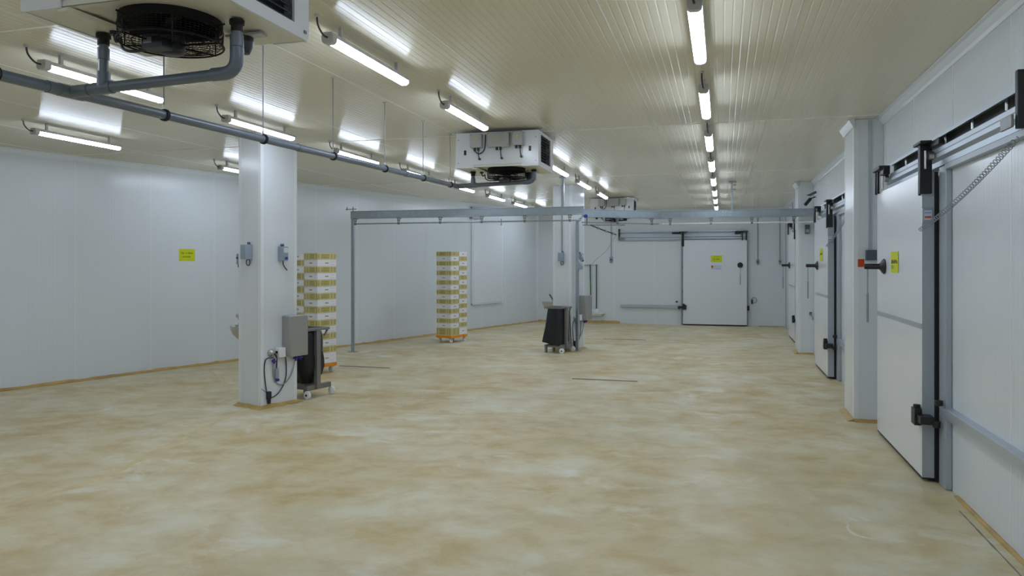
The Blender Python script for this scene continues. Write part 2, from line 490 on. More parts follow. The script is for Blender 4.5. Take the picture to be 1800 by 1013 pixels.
# ------------------------------------------------------------------ columns
CW, CD = 0.414, 0.53      # width of the face towards the viewer, depth of the other one
CAZ = radians(18.5)
def column(C, label, seed):
    root = empty('column', (C[0], C[1], 0), -CAZ, label=label, category='column')
    for (x0, x1, y0, y1, ax) in ((-CW, 0, 0, 0.012, 0), (-CW, 0, CD - 0.012, CD, 0), (-CW, -CW + 0.012, 0.0125, CD - 0.0125, 1), (-0.012, 0, 0.0125, CD - 0.0125, 1)):
        MB().box(x0, x1, y0, y1, 0.004, ZC - 0.002).build('face_panel', M['colw'], root)
    for (cx, cy, sx, sy) in ((0, 0, 1, -1), (-CW, 0, -1, -1), (0, CD, 1, 1), (-CW, CD, -1, 1)):
        t = 0.0018; w = 0.042
        mb = MB()
        mb.box(cx + sx * t, cx - sx * w, cy, cy + sy * t, 0.006, ZC - 0.002)
        mb.box(cx, cx + sx * t, cy + sy * t, cy - sy * w, 0.006, ZC - 0.002)
        mb.build('corner_trim', M['ctrim'], root)
    # flared resin foot
    rnd = random.Random(seed); mb = MB(); ring = []
    per = [(-CW, 0, -1, -1), (0, 0, 1, -1), (0, CD, 1, 1), (-CW, CD, -1, 1)]
    pts = []
    for k in range(4):
        a, b = per[k], per[(k + 1) % 4]
        for i in range(6):
            t = i / 6
            nx, ny = (a[2] * (1 - t) + b[2] * t, a[3] * (1 - t) + b[3] * t) if i == 0 else ((a[2] + b[2]) / 2, (a[3] + b[3]) / 2)
            pts.append((a[0] * (1 - t) + b[0] * t, a[1] * (1 - t) + b[1] * t, nx, ny))
    vs = []
    for (x, y, nx, ny) in pts:
        w = 0.03 + 0.045 * rnd.random()
        for d, z in ((0.003, 0.0), (0.003, 0.03 + 0.008 * rnd.random()), (0.012, 0.03), (0.02 + w * 0.3, 0.011), (0.02 + w, 0.001)):
            vs.append((x + nx * d, y + ny * d, z))
    n = len(pts)
    fs = [(i * 5 + k, i * 5 + k + 1, ((i + 1) % n) * 5 + k + 1, ((i + 1) % n) * 5 + k) for i in range(n) for k in range(4)]
    MB().add(vs, fs).build('resin_foot', M['ochre'], root)
    return root
C1 = (-5.233, 7.567); C2 = (-2.86, 14.29)
column(C1, 'wide white clad column nearest the viewer, with an ochre foot', 1)
column(C2, 'white clad column further back, beside the end of the overhead beam', 2)
def cl(C, x, y, z=0):
    """column-local point to world"""
    return (C[0] + x * cos(CAZ) + y * sin(CAZ), C[1] - x * sin(CAZ) + y * cos(CAZ), z)

def pilaster(y0, y1, x0, label, seed):
    root = empty('pilaster', (XR, y0, 0), 0, label=label, category='column')
    d = XR - x0; L_ = y1 - y0
    MB().box(-d, -0.001, 0, 0.012, 0.004, ZC - 0.002).build('face_panel', M['colw'], root)
    MB().box(-d, -0.001, L_ - 0.012, L_, 0.004, ZC - 0.002).build('face_panel', M['colw'], root)
    MB().box(-d, -d + 0.012, 0.0125, L_ - 0.0125, 0.004, ZC - 0.002).build('face_panel', M['colw'], root)
    for y, s in ((0, -1), (L_, 1)):
        mb = MB().box(-d - 0.0018, -d + 0.04, y, y + s * 0.0018, 0.006, ZC - 0.01)
        mb.box(-d - 0.0018, -d, y, y - s * 0.04, 0.006, ZC - 0.01)
        mb.build('corner_trim', M['ctrim'], root)
    mb = MB()
    mb.prism([(-d - 0.07, 0.001), (-d - 0.012, 0.028), (-d - 0.002, 0.03), (-d - 0.002, 0.001)], -0.03, L_ + 0.02, 'y')
    mb.prism([(-0.07, 0.001), (-0.012, 0.028), (-0.002, 0.03), (-0.002, 0.001)], -d, -0.01, 'x')
    mb.build('resin_foot', M['ochre'], root)
    c = MB()
    c.prism([(-d, ZC - 0.09), (-d - 0.012, ZC - 0.09), (-d - 0.055, ZC - 0.012), (-d - 0.08, ZC - 0.006), (-d - 0.08, ZC - 0.001), (-d, ZC - 0.001)], -0.04, L_ + 0.04, 'y')
    c.build('cove_trim', M['wall'], root)
    return root
pilaster(8.72, 9.34, 1.37, 'white boxed pilaster just past the nearest sliding door, with a red square on it', 1)
pilaster(14.98, 15.55, 1.385, 'white boxed pilaster at the end of the overhead beam', 2)

# ------------------------------------------------------------------ sliding doors
def sliding_door(name, loc, rz, m, Wd, label, H=2.42, band=True, box=True, far=False, gz=0.0):
    """local x * m: 0 at the edge the leaf slides towards; leaf 0..Wd, rail on to -Wd; looks to local -y; wall face at y = 0"""
    root = empty(name, loc, rz, label=label, kind='structure')
    def B(x0, x1, y0, y1, z0, z1, mb=None): return (mb or MB()).box(m * x0, m * x1, y0, y1, z0, z1)
    # jamb frame, proud of the wall
    B(-0.20 if not far else -0.055, -0.015, -0.045, -0.002, 0.004, H + 0.03).build('door_jamb', M['jamb'], root, bevel=0.004)
    B(Wd - 0.04, Wd + 0.03, -0.045, -0.002, 0.004, H + 0.03).build('door_jamb', M['jamb'], root, bevel=0.004)
    # gasket between jamb and leaf
    g = B(-0.006, 0.05, -0.072, -0.046, 0.02, H)
    B(Wd - 0.05, Wd - 0.004, -0.072, -0.046, 0.02, H, g); B(0.05, Wd - 0.05, -0.072, -0.046, 0.012, 0.05, g); B(0.05, Wd - 0.05, -0.072, -0.046, H - 0.06, H, g)
    for z in (0.25, 0.9, 1.6, 2.2): B(-0.016, -0.006, -0.070, -0.05, z, z + 0.05, g)
    g.build('gasket', M['rubber'], root)
    lf = B(0.004, Wd - 0.004, -0.16, -0.073, 0.035, H).build('leaf', M['leaf'], root, bevel=0.006)
    e = B(-0.001, 0.0035, -0.1585, -0.0735, 0.035, H - 0.002); e.build('edge_profile', M['jamb'], lf)
    B(Wd - 0.0035, Wd + 0.001, -0.1585, -0.0735, 0.035, H - 0.002).build('edge_profile', M['jamb'], lf)
    B(0.003, Wd - 0.003, -0.156, -0.075, 0.022, 0.034).build('bottom_seal', M['rubber'], lf)
    if band: B(0.006, Wd - 0.006, -0.1635, -0.1605, 1.195, 1.235).build('rub_band', M['jamb'], lf)
    # track and hood over it
    x0, x1 = -Wd - 0.07, Wd + 0.03
    tr = MB().prism([(-0.001, H + 0.035), (-0.055, H + 0.035), (-0.055, H + 0.075), (-0.085, H + 0.095), (-0.085, H + 0.165), (-0.045, H + 0.175), (-0.045, H + 0.185), (-0.001, H + 0.185)], m * x0, m * x1, 'x')
    tr.build('track', M['alu'], root)
    gr = MB().box(m * x0, m * x1, -0.0875, -0.0852, H + 0.127, H + 0.133); gr.build('track_groove', M['dsteel'], root)
    und = B(x0, -0.2, -0.052, -0.002, H - 0.004, H + 0.034); und.build('track_sill', M['jamb'], root)
    hd = MB().prism([(-0.001, H + 0.275), (-0.006, H + 0.275), (-0.095, H + 0.262), (-0.095, H + 0.235), (-0.091, H + 0.235), (-0.091, H + 0.258), (-0.001, H + 0.270)], m * x0, m * (x1 - 0.05), 'x')
    hd.build('track_hood', M['alu'], root)
    if not far: B(x0 + 0.02, x1 - 0.07, -0.016, -0.002, H + 0.186, H + 0.268).build('hood_gap_shade', M['gap_shade'], root)  # dark strip painting the shade in the gap between hood and track
    k = x0 + 0.35; sp = MB()
    while k < x1 - 0.2:
        sp.cyl((m * k, -0.05, H + 0.186), (m * k, -0.05, H + 0.262), 0.011, 8); k += 0.62
    sp.build('hood_spacer', M['steel'], root)
    # hangers: black hinge-like covers at both edges
    for hx, big in ((0.0, True), (Wd - 0.14, False)):
        h = MB()
        if big:
            B(0.0, 0.035, -0.182, -0.163, H - 0.18, H + 0.21, h)
            B(-0.03, 0.0, -0.182, -0.095, H - 0.17, H + 0.21, h)
            B(-0.10, 0.13, -0.195, -0.11, H + 0.212, H + 0.236, h)
            B(-0.30, -0.05, -0.120, -0.092, H + 0.175, H + 0.225, h)
            h.build('hanger_cover', M['black'], root, bevel=0.006)
        else:
            B(hx, hx + 0.03, -0.185, -0.163, H - 0.02, H + 0.20, h)
            B(hx + 0.10, hx + 0.14, -0.185, -0.163, H - 0.02, H + 0.20, h)
            B(hx - 0.16, hx + 0.17, -0.20, -0.10, H + 0.205, H + 0.24, h)
            B(hx - 0.18, hx - 0.02, -0.165, -0.105, H + 0.15, H + 0.225, h)
            h.build('hanger_cover', M['black'], root, bevel=0.006)
        w = MB().cyl((m * (hx - 0.06), -0.13, H + 0.12), (m * (hx - 0.06), -0.095, H + 0.12), 0.035, 14)
        w.cyl((m * (hx - 0.06), -0.15, H + 0.02), (m * (hx - 0.06), -0.15, H + 0.16), 0.008, 8)
        w.build('hanger_roller', M['steel'], root, True)
    # end stop of the track
    es = B(x0 - 0.02, x0 + 0.02, -0.12, -0.03, H + 0.02, H + 0.34); es.build('end_stop', M['black'], root, bevel=0.005)
    B(x0 + 0.0, x0 + 0.17, -0.145, -0.13, H + 0.03, H + 0.10).build('stop_plate', M['dsteel'], root, bevel=0.004)
    # lower guide rail and roller
    MB().prism([(-0.001, 0.57 + gz), (-0.045, 0.57 + gz), (-0.045, 0.545 + gz), (-0.062, 0.545 + gz), (-0.062, 0.615 + gz), (-0.052, 0.622 + gz), (-0.001, 0.622 + gz)], m * (-Wd - 0.05), m * (-0.19 if not far else -0.06), 'x').build('guide_rail', M['alu'], root)
    r = MB()
    B(-0.012, 0.10, -0.215, -0.165, 0.44, 0.57, r)
    B(-0.13, 0.02, -0.20, -0.10, 0.47, 0.53, r)
    r.cyl((m * 0.03, -0.19, 0.44), (m * 0.03, -0.19, 0.60), 0.026, 12)
    r.cyl((m * -0.11, -0.085, 0.45), (m * -0.11, -0.085, 0.50), 0.028, 12)
    r.cyl((m * -0.17, -0.085, 0.63), (m * -0.17, -0.085, 0.67), 0.03, 12)
    r.build('guide_roller', M['black'], root, bevel=0.004)
    if far: B(Wd, Wd + 0.06, -0.19, -0.10, 0.44, 0.57).build('edge_guide', M['black'], root, bevel=0.004)
    # handle
    hx = Wd - 0.36 if not far else Wd - 0.18
    hb = MB().lathe([(0.0, -0.160), (0.072, -0.161), (0.075, -0.170), (0.060, -0.185), (0.034, -0.200), (0.027, -0.215), (0.027, -0.33), (0.022, -0.34), (0.0, -0.34)], (m * hx, 0, 1.68), 20, 'y')
    hb.build('handle_knob', M['black'], root, True)
    hl = MB().cyl((m * hx, -0.31, 1.66), (m * hx, -0.31, 1.42), 0.006, 8)
    hl.cyl((m * hx, -0.31, 1.42), (m * hx, -0.31, 1.14), 0.011, 8)
    hl.build('pull_lever', M['gcable'], root, True)
    if box:
        sb = B(0.008, 0.07, -0.166, -0.16, 2.0, 2.12)
        bx = B(-0.03, -0.001, -0.16, -0.09, 2.02, 2.14).build('switch_box', M['gplast'], root, bevel=0.004)
        l = B(-0.0325, -0.0305, -0.152, -0.098, 2.045, 2.12); l.build('sticker', M['paperw'], bx)
        q = MB(); B(-0.0335, -0.0326, -0.148, -0.102, 2.095, 2.108, q); q.build('sticker_print', M['bink'], bx)
        q = MB(); B(-0.0335, -0.0326, -0.148, -0.102, 2.060, 2.075, q); q.build('sticker_print', M['red'], bx)
        # coiled cable up to the end of the track
        a = Vector((m * -0.02, -0.175, 1.97)); e_ = Vector((m * (x0 + 0.04), -0.105, H - 0.03)); d = e_ - a
        L_ = d.length; d.normalize(); u = d.cross(Vector((0, 1, 0))).normalized(); v = d.cross(u)
        pts = []
        turns = int(L_ / 0.042); n = turns * 10
        for i in range(n + 1):
            t = i / n; an = 2 * pi * turns * t
            sag = -0.10 * 4 * t * (1 - t) * 0.35
            pts.append(a + d * (L_ * t) + (u * cos(an) + v * sin(an)) * 0.0150 + Vector((0, 0, sag)))
        MB().tube(pts, 0.0030, 5).build('coiled_cable', M['gcable'], root, True)
    return root
sliding_door('door_1', (XR, 6.44, 0), -pi / 2, -1, 1.74, 'closed white sliding cold-room door nearest the viewer, on the side wall')
sliding_door('door_2', (XR, 11.82, 0), -pi / 2, -1, 1.56, 'closed white sliding cold-room door on the side wall, between the two pilasters')
sliding_door('door_3', (XR, 17.0, 0), -pi / 2, -1, 1.6, 'closed white sliding cold-room door on the side wall, furthest from the viewer', box=False)
sliding_door('door_4', (-1.067, YB, 0), 0, 1, 1.713, 'closed white sliding cold-room door in the middle of the far wall', H=2.38, band=False, box=False, far=True, gz=-0.07)

# lift hatch in the slanted wall
hatch = empty('door_5', (LW0[0] + sin(LWA) * 10.92, LW0[1] + cos(LWA) * 10.92, 0), pi / 2 - LWA, label='flat white lift hatch in the slanted wall, ending well above the floor', kind='structure')
MB().box(0, 1.37, -0.055, -0.002, 0.69, 2.77).build('hatch_leaf', M['leaf'], hatch, bevel=0.004)
MB().box(-0.045, -0.003, -0.05, -0.002, 0.66, 2.95).build('hatch_frame', M['ctrim'], hatch)
MB().box(1.373, 1.41, -0.05, -0.002, 0.66, 2.95).build('hatch_frame', M['ctrim'], hatch)
MB().box(-0.045, 1.41, -0.06, -0.002, 0.655, 0.686).build('hatch_sill', M['ctrim'], hatch)
mb = MB(); mb.bar((-0.06, -0.04, 3.0), (-0.06, -0.04, 3.19), 0.03, 0.03); mb.bar((-0.06, -0.05, 3.17), (1.5, -0.05, 3.17), 0.03, 0.035)
mb.build('lift_rail', M['dsteel'], hatch)
mb = MB(); mb.box(-0.10, 0.30, -0.09, -0.003, 2.88, 2.95); mb.build('lift_bracket', M['dsteel'], hatch)

# ------------------------------------------------------------------ strip lamps
def lamp(x, y, label, group):
    root = empty('strip_lamp', (x, y, ZC), 0, label=label, category='lamp', group=group)
    Ln = 1.22; zc = -0.122; r = 0.040
    n = 10
    arc = [(r * sin(a), zc - r * 0.55 * (1 + 0) * cos(a) * 1.0) for a in [(-pi / 2) + pi * k / n for k in range(n + 1)]]
    prof = [(-r, zc + 0.012)] + arc + [(r, zc + 0.012)]
    MB().prism(prof, 0.055, Ln - 0.03, 'y').build('diffuser', M['glow'], root, True)
    MB().prism([(-r - 0.003, zc + 0.0125), (r + 0.003, zc + 0.0125), (r - 0.006, zc + 0.042), (-r + 0.006, zc + 0.042)], 0.03, Ln - 0.02, 'y').build('housing', M['lampcase'], root)
    cp = [(-r - 0.004, zc + 0.02), (-r - 0.001, zc - 0.014), (-r * 0.6, zc - 0.027), (r * 0.6, zc - 0.027), (r + 0.001, zc - 0.014), (r + 0.004, zc + 0.02), (r - 0.005, zc + 0.046), (-r + 0.005, zc + 0.046)]
    MB().prism(cp, 0.0, 0.054, 'y').build('end_cap', M['lampcase'], root, bevel=0.003)
    MB().prism([(u * 0.93, zc + (v - zc) * 0.9) for u, v in cp], Ln - 0.0295, Ln - 0.012, 'y').build('end_cap', M['lampcase'], root, bevel=0.003)
    for yy in (0.17, Ln - 0.17):
        b = MB().box(-0.012, 0.012, yy - 0.011, yy + 0.011, zc + 0.0425, -0.001)
        b.box(-0.03, 0.03, yy - 0.012, yy + 0.012, zc + 0.0425, zc + 0.047)
        b.build('bracket', M['lampcase'], root)
    c = smooth_path([(0, 0.003, zc + 0.01), (-0.004, -0.045, zc + 0.015), (-0.01, -0.095, zc + 0.06), (-0.01, -0.11, -0.001)], 5)
    MB().tube(c, 0.0065, 6).build('cable', M['cable'], root, True)
    MB().lathe([(0, -0.004), (0.016, -0.004), (0.016, -0.02), (0.009, -0.02)], (-0.01, -0.11, 0.003), 10).build('cable_gland', M['lampcase'], root)
    return root
ORD = ['nearest', 'second', 'third', 'fourth', 'fifth', 'sixth', 'seventh', 'eighth', 'ninth', 'tenth']
ys = [4.24, 6.31, 8.48, 10.60, 12.74, 14.87, 16.85, 18.9]
rows = [(-0.152, [0, 1, 2, 3, 4, 5, 6, 7], 'row above the open floor before the sliding doors', 'lamps of the row nearest the sliding doors'),
        (-2.44, [0, 1, 3, 4, 5, 7], 'row in line with the coolers, its hidden sixth added', 'lamps of the row in line with the coolers'),  # last lamp is added, hidden by the far cooler, to brighten the far end
        (-4.775, [0, 1, 2, 3, 4, 5, 6, 7], 'row beyond the grey drain pipe', 'lamps of the row beyond the drain pipe'),
        (-7.25, [0, 1, 2], 'short row closest to the slanted wall', 'lamps of the row by the slanted wall')]
first = None
for x, idx, where, grp in rows:
    k = 0
    for i in idx:
        lab = '%s lit strip lamp of the %s' % (ORD[k], where)
        if x == -7.25: lab = ['lit strip lamp by the slanted wall, out of frame beside the viewer', 'whole lit strip lamp hanging alone near the slanted wall', 'lit strip lamp by the slanted wall, half hidden by the column'][i]
        yy = (3.3, 6.34, 9.46)[i] if x == -7.25 else ys[i]
        if first is None: first = lamp(x, yy, lab, grp)
        else:
            o = copy_tree(first); o.location = (x, yy, ZC); o['label'] = lab; o['group'] = grp
        k += 1
# unseen lamps added to light the foreground, carrying the rows on behind the viewer
for x, nm in ((-0.152, 'row nearest the sliding doors'), (-4.775, 'row beyond the drain pipe'), (-7.25, 'row by the slanted wall')):
    for y, wh in ((2.15, 'beside the viewer'), (0.0, 'above the viewer'), (-2.15, 'behind the viewer')):
        if x == -7.25 and y < 1: continue
        o = copy_tree(first); o.location = (x, y - (1.9 if x == -7.25 else 0), ZC); o['label'] = 'added lit strip lamp %s, out of frame, %s' % (wh, nm); o['group'] = 'added lamps behind the viewer'
for y, wh in ((0.1, 'above the viewer'), (-2.1, 'behind the viewer')):
    o = copy_tree(first); o.location = (-2.44, y, ZC); o['label'] = 'added lit strip lamp %s, out of frame, row in line with the coolers' % wh; o['group'] = 'added lamps behind the viewer'

# ------------------------------------------------------------------ ceiling coolers
def cooler(x0, y0, label):
    """x0, y0: near left corner; 1.0 wide, 0.75 long, hangs from the ceiling"""
    root = empty('ceiling_cooler', (x0, y0, ZC), 0, label=label, category='cooler', group='ceiling coolers')
    Wc, Lc = 1.0, 0.75; zt = -0.03; zb = -0.44
    for k, (ya, yb) in enumerate(((0.0, 0.012), (Lc - 0.012, Lc))):
        # end plate with a shallow notch in its lower edge
        MB().prism([(0.005, zb), (0.22, zb), (0.22, zb + 0.035), (0.80, zb + 0.035), (0.80, zb), (Wc - 0.005, zb), (Wc, zb + 0.02), (Wc, zt), (0, zt), (0, zb + 0.02)], ya, yb, 'y').build('end_plate', M['unit'], root, bevel=0.002)
    # side frames with a coil behind
    for sx, xf in ((-1, 0.0), (1, Wc)):
        f = MB()
        xi = xf - sx * 0.014
        f.box(xf, xi, 0.0125, 0.12, zb, zt); f.box(xf, xi, Lc - 0.13, Lc - 0.0125, zb, zt)
        f.box(xf, xi, 0.12, Lc - 0.13, zb, zb + 0.06); f.box(xf, xi, 0.12, Lc - 0.13, zt - 0.035, zt)
        f.build('side_frame', M['unit'], root)
        c = MB()
        k = 0
        y = 0.122
        c.box(xf - sx * 0.06, xf - sx * 0.068, 0.12, Lc - 0.13, zb + 0.06, zt - 0.035)
        z = zb + 0.075
        while z < zt - 0.04:
            c.add([(xf - sx * 0.016, 0.121, z - 0.004), (xf - sx * 0.016, Lc - 0.131, z - 0.004), (xf - sx * 0.055, Lc - 0.131, z + 0.012), (xf - sx * 0.055, 0.121, z + 0.012),
                   (xf - sx * 0.016, 0.121, z - 0.001), (xf - sx * 0.016, Lc - 0.131, z - 0.001), (xf - sx * 0.055, Lc - 0.131, z + 0.015), (xf - sx * 0.055, 0.121, z + 0.015)],
                  [(0, 3, 2, 1), (4, 5, 6, 7), (0, 1, 5, 4), (1, 2, 6, 5), (2, 3, 7, 6), (3, 0, 4, 7)])
            z += 0.032
        c.build('coil_fins', M['coil'], root, kind='stuff')
        MB().box(xf + sx * 0.0005, xf + sx * 0.006, Lc - 0.05, Lc - 0.03, zb + 0.03, zb + 0.045).build('screw', M['dsteel'], root)
    MB().box(0.02, Wc - 0.02, 0.0125, Lc - 0.0125, zt - 0.006, zt).build('top_plate', M['unit'], root)
    # drip tray: sloped from both sides, with the round fan opening left to the shroud
    cx, cy, R = 0.525, Lc / 2 - 0.045, 0.215
    tr = MB(); n = 32
    inner = [(cx + R * cos(2 * pi * k / n), cy + R * sin(2 * pi * k / n), zb + 0.022) for k in range(n)]
    outer = []
    for k in range(n):
        a = 2 * pi * k / n; c_, s_ = cos(a), sin(a)
        t = min((Wc / 2 - 0.016) / max(abs(c_), 1e-6), (Lc / 2 - 0.013) / max(abs(s_), 1e-6))
        outer.append((min(max(Wc / 2 + t * c_, 0.016), Wc - 0.016), min(max(Lc / 2 + t * s_, 0.013), Lc - 0.013), zb + 0.004))
    for qx in (0.016, Wc - 0.016):
        for qy in (0.013, Lc - 0.013):
            k = min(range(n), key=lambda i: hypot(outer[i][0] - qx, outer[i][1] - qy)); outer[k] = (qx, qy, zb + 0.004)
    for dz in (0.0, 0.006):
        tr.add([(p[0], p[1], p[2] + dz) for p in inner + outer], [(k, (k + 1) % n, n + (k + 1) % n, n + k) for k in range(n)])
    tr.build('drip_tray', M['tray'], root)
    MB().prism([(0.18, zb + 0.003), (0.26, zb + 0.003), (0.24, zb - 0.012), (0.20, zb - 0.012)], 0.0125, Lc - 0.0125, 'y').build('tray_ridge', M['tray'], root)
    # fan: shroud ring, blades, motor, wire guard
    sh = MB()
    prof = [(R + 0.012, zb + 0.03), (R + 0.012, zb - 0.012), (R + 0.002, zb - 0.02), (R - 0.014, zb - 0.016), (R - 0.02, zb + 0.10)]
    vs = [(cx + r_ * cos(2 * pi * k / 40), cy + r_ * sin(2 * pi * k / 40), z_) for r_, z_ in prof for k in range(40)]
    sh.add(vs, [(i * 40 + k, i * 40 + (k + 1) % 40, (i + 1) * 40 + (k + 1) % 40, (i + 1) * 40 + k) for i in range(4) for k in range(40)])
    sh.cone((cx, cy, zb + 0.10), (cx, cy, zb + 0.11), R - 0.02, R - 0.02, 40)
    sh.build('fan_shroud', M['fan'], root, True)
    for k in range(6):
        a = 2 * pi * k / 6 + 0.3
        vs = []
        for r_, w_, tw in ((0.05, 0.16, 0.5), (0.13, 0.17, 0.40), (0.212, 0.16, 0.28)):
            for s_ in (-1, 0, 1):
                b = a + s_ * w_ / 2 / r_ * 0.5 if r_ > 0.1 else a + s_ * 0.6
                vs.append((cx + r_ * cos(b), cy + r_ * sin(b), zb - 0.015 + s_ * 0.07 * tw))
        vs2 = [(v[0], v[1], v[2] + 0.003) for v in vs]
        q = []
        for i in (0, 1):
            for j in (0, 1):
                a0 = i * 3 + j
                q.append((a0, a0 + 1, a0 + 4, a0 + 3)); q.append((a0 + 9, a0 + 12, a0 + 13, a0 + 10))
        MB().add(vs + vs2, q).build('fan_blade', M['fan'], root, True)
    MB().lathe([(0, zb + 0.03), (0.055, zb + 0.03), (0.06, zb - 0.05), (0.045, zb - 0.06), (0, zb - 0.06)], (cx, cy, 0), 20).build('fan_hub', M['fan'], root, True)
    mo = MB().lathe([(0, zb - 0.062), (0.060, zb - 0.065), (0.062, zb - 0.10), (0.060, zb - 0.130), (0.045, zb - 0.142), (0.0, zb - 0.143)], (cx, cy, 0), 20)
    mo.box(cx - 0.065, cx + 0.045, cy - 0.115, cy - 0.045, zb - 0.140, zb - 0.075)
    mo = mo.build('fan_motor', M['black'], root, True)
    MB().box(cx - 0.055, cx - 0.01, cy - 0.1175, cy - 0.1155, zb - 0.118, zb - 0.088).build('type_plate', M['dsteel'], mo)
    g = MB(); Rg = 0.230; zl = zb - 0.094
    ring = lambda r_, z_, n_=36: [(cx + r_ * cos(2 * pi * k / n_), cy + r_ * sin(2 * pi * k / n_), z_) for k in range(n_)]
    for z_ in [zb - 0.02 - 0.0105 * i for i in range(8)]: g.tube(ring(Rg - 0.004 * (zb - 0.02 - z_) / 0.1, z_), 0.0014, 4, True)
    for r_ in [0.075 + 0.0155 * i for i in range(10)]: g.tube(ring(r_, zl + 0.004 - 0.10 * max(0, 0.1 - r_), 28), 0.0014, 4, True)
    for k in range(72):
        a = 2 * pi * k / 72
        g.tube([(cx + Rg * cos(a), cy + Rg * sin(a), zb - 0.02), (cx + (Rg - 0.006) * cos(a), cy + (Rg - 0.006) * sin(a), zl + 0.01)], 0.0013, 4)
    for k in range(24):
        a = 2 * pi * k / 24
        g.tube([(cx + (Rg - 0.006) * cos(a), cy + (Rg - 0.006) * sin(a), zl + 0.008), (cx + 0.06 * cos(a), cy + 0.06 * sin(a), zl)], 0.0015, 4)
    g.build('fan_guard', M['fan'], root, kind='stuff')
    st = MB()
    for k in range(6):
        a = 2 * pi * k / 6 + 0.2
        st.tube([(cx + (Rg + 0.03) * cos(a), cy + (Rg + 0.03) * sin(a), zb - 0.004), (cx + Rg * cos(a), cy + Rg * sin(a), zb - 0.012), (cx + (Rg + 0.001) * cos(a), cy + (Rg + 0.001) * sin(a), zl), (cx + 0.06 * cos(a), cy + 0.06 * sin(a), zl - 0.006)], 0.0045, 6)
    st.tube(ring(Rg + 0.002, zl + 0.002), 0.0045, 6, True)
    st.tube(ring(0.17, zl - 0.001, 28), 0.003, 5, True)
    st.build('guard_stay', M['fan'], root, True)
    cb = MB().cyl((cx - 0.31, cy - 0.02, zb + 0.01), (cx - 0.31, cy - 0.02, zb - 0.03), 0.022, 12)
    cb.tube(smooth_path([(cx - 0.31, cy - 0.02, zb - 0.03), (cx - 0.29, cy - 0.03, zb - 0.065), (cx - 0.265, cy - 0.03, zb - 0.05), (cx - 0.255, cy - 0.03, zb - 0.095), (cx - 0.2, cy - 0.04, zb - 0.122), (cx - 0.07, cy - 0.05, zb - 0.125)], 5), 0.007, 6)
    cb.build('motor_cable', M['cable'], root, True)
    MB().box(0.20, 0.82, 0.0130, 0.030, zb + 0.008, zb + 0.06).build('tray_lip', M['tray'], root)
    MB().box(0.66, 0.86, 0.54, 0.60, zb - 0.008, zb + 0.003).build('float_bracket', M['lampcase'], root)
    MB().lathe([(0.0, zb - 0.0085), (0.052, zb - 0.0085), (0.052, zb - 0.03), (0.047, zb - 0.06), (0.034, zb - 0.088), (0.0, zb - 0.094)], (0.74, 0.57, 0), 20).build('float_housing', M['black'], root, True)
    # switch boxes on the near end
    for bx0, bx1, z0, z1 in ((0.20, 0.335, -0.215, -0.055), (0.41, 0.665, -0.215, -0.05), (0.71, 0.83, -0.205, -0.045)):
        b = MB().box(bx0, bx1, -0.075, -0.0005, z0, z1).build('switch_box', M['jbox'], root, bevel=0.004)
        s_ = MB()
        for sx in (bx0 + 0.012, bx1 - 0.012):
            for sz in (z0 + 0.014, z1 - 0.014): s_.cyl((sx, -0.0752, sz), (sx, -0.078, sz), 0.005, 8)
        s_.build('screw', M['dsteel'], b)
        c = (bx0 + bx1) / 2
        MB().prism([(c - 0.013, z1 - 0.065), (c + 0.013, z1 - 0.065), (c, z1 - 0.042)], -0.0765, -0.0752, 'y').build('warning_label', M['ydot'], b)
        e = MB()
        g1, g2 = (c - 0.022, c + 0.022)
        for gx in (g1, g2): e.cyl((gx, -0.04, z0), (gx, -0.04, z0 - 0.035), 0.014, 10)
        e.build('cable_gland', M['black'], b, True)
        w = MB().tube(smooth_path([(g2, -0.04, z0 - 0.03), (g2 + 0.004, -0.035, z0 - 0.10), (g2 + 0.008, -0.012, z0 - 0.125)], 5), 0.006, 6)
        w.cyl((g2 + 0.008, -0.03, z0 - 0.127), (g2 + 0.008, -0.001, z0 - 0.127), 0.013, 10)
        if bx0 < 0.3: w.tube(smooth_path([(g1, -0.04, z0 - 0.03), (c + 0.03, -0.045, z0 - 0.07), (bx1 + 0.03, -0.04, z0 - 0.02), (bx1 + 0.04, -0.03, z1 - 0.01)], 6), 0.007, 6)
        w.build('cable', M['cable'], b, True)
    for hx, hz in ((0.115, -0.26), (0.90, -0.24)):
        MB().box(hx - 0.014, hx + 0.014, -0.004, -0.0005, hz - 0.028, hz + 0.028).build('grip', M['black'], root)
    sc = MB()
    for sx in (0.03, 0.97):
        for sz in (-0.11, -0.38): sc.cyl((sx, -0.003, sz), (sx, -0.0003, sz), 0.006, 8)
    sc.build('screw', M['dsteel'], root)
    # hanging brackets and rods to the ceiling
    for bx in (0.0, Wc):
        for by in (0.06, Lc - 0.06):
            b = MB().box(bx - 0.03 if bx else bx - 0.045, bx + 0.045 if bx else bx + 0.03, by - 0.02, by + 0.02, zt + 0.001, zt + 0.006)
            s_ = 1 if bx else -1
            b.cyl((bx + s_ * 0.03, by, zt - 0.02), (bx + s_ * 0.03, by, -0.001), 0.006, 8)
            b.build('hanger_bracket', M['steel'], root)
    # drain stubs
    for dx in (0.085, 0.85):
        MB().lathe([(0.0, zb + 0.005), (0.034, zb + 0.005), (0.034, zb - 0.015), (0.027, zb - 0.018), (0.027, zb - 0.05), (0.0, zb - 0.05)], (dx, Lc / 2, 0), 16).build('drain_stub', M['rubber'], root, True)
    return root
KUN = [(-3.02, 2.58), (-3.02, 8.2), (-2.98, 17.2)]
kk = cooler(*KUN[0], 'white ceiling cooler nearest the viewer, with a black caged fan underneath')
for (x, y), lab in zip(KUN[1:], ('white ceiling cooler in mid hall, three grey boxes on its end', 'small far white ceiling cooler seen just above the overhead beam')):
    o = copy_tree(kk); o.location = (x, y, ZC); o['label'] = lab

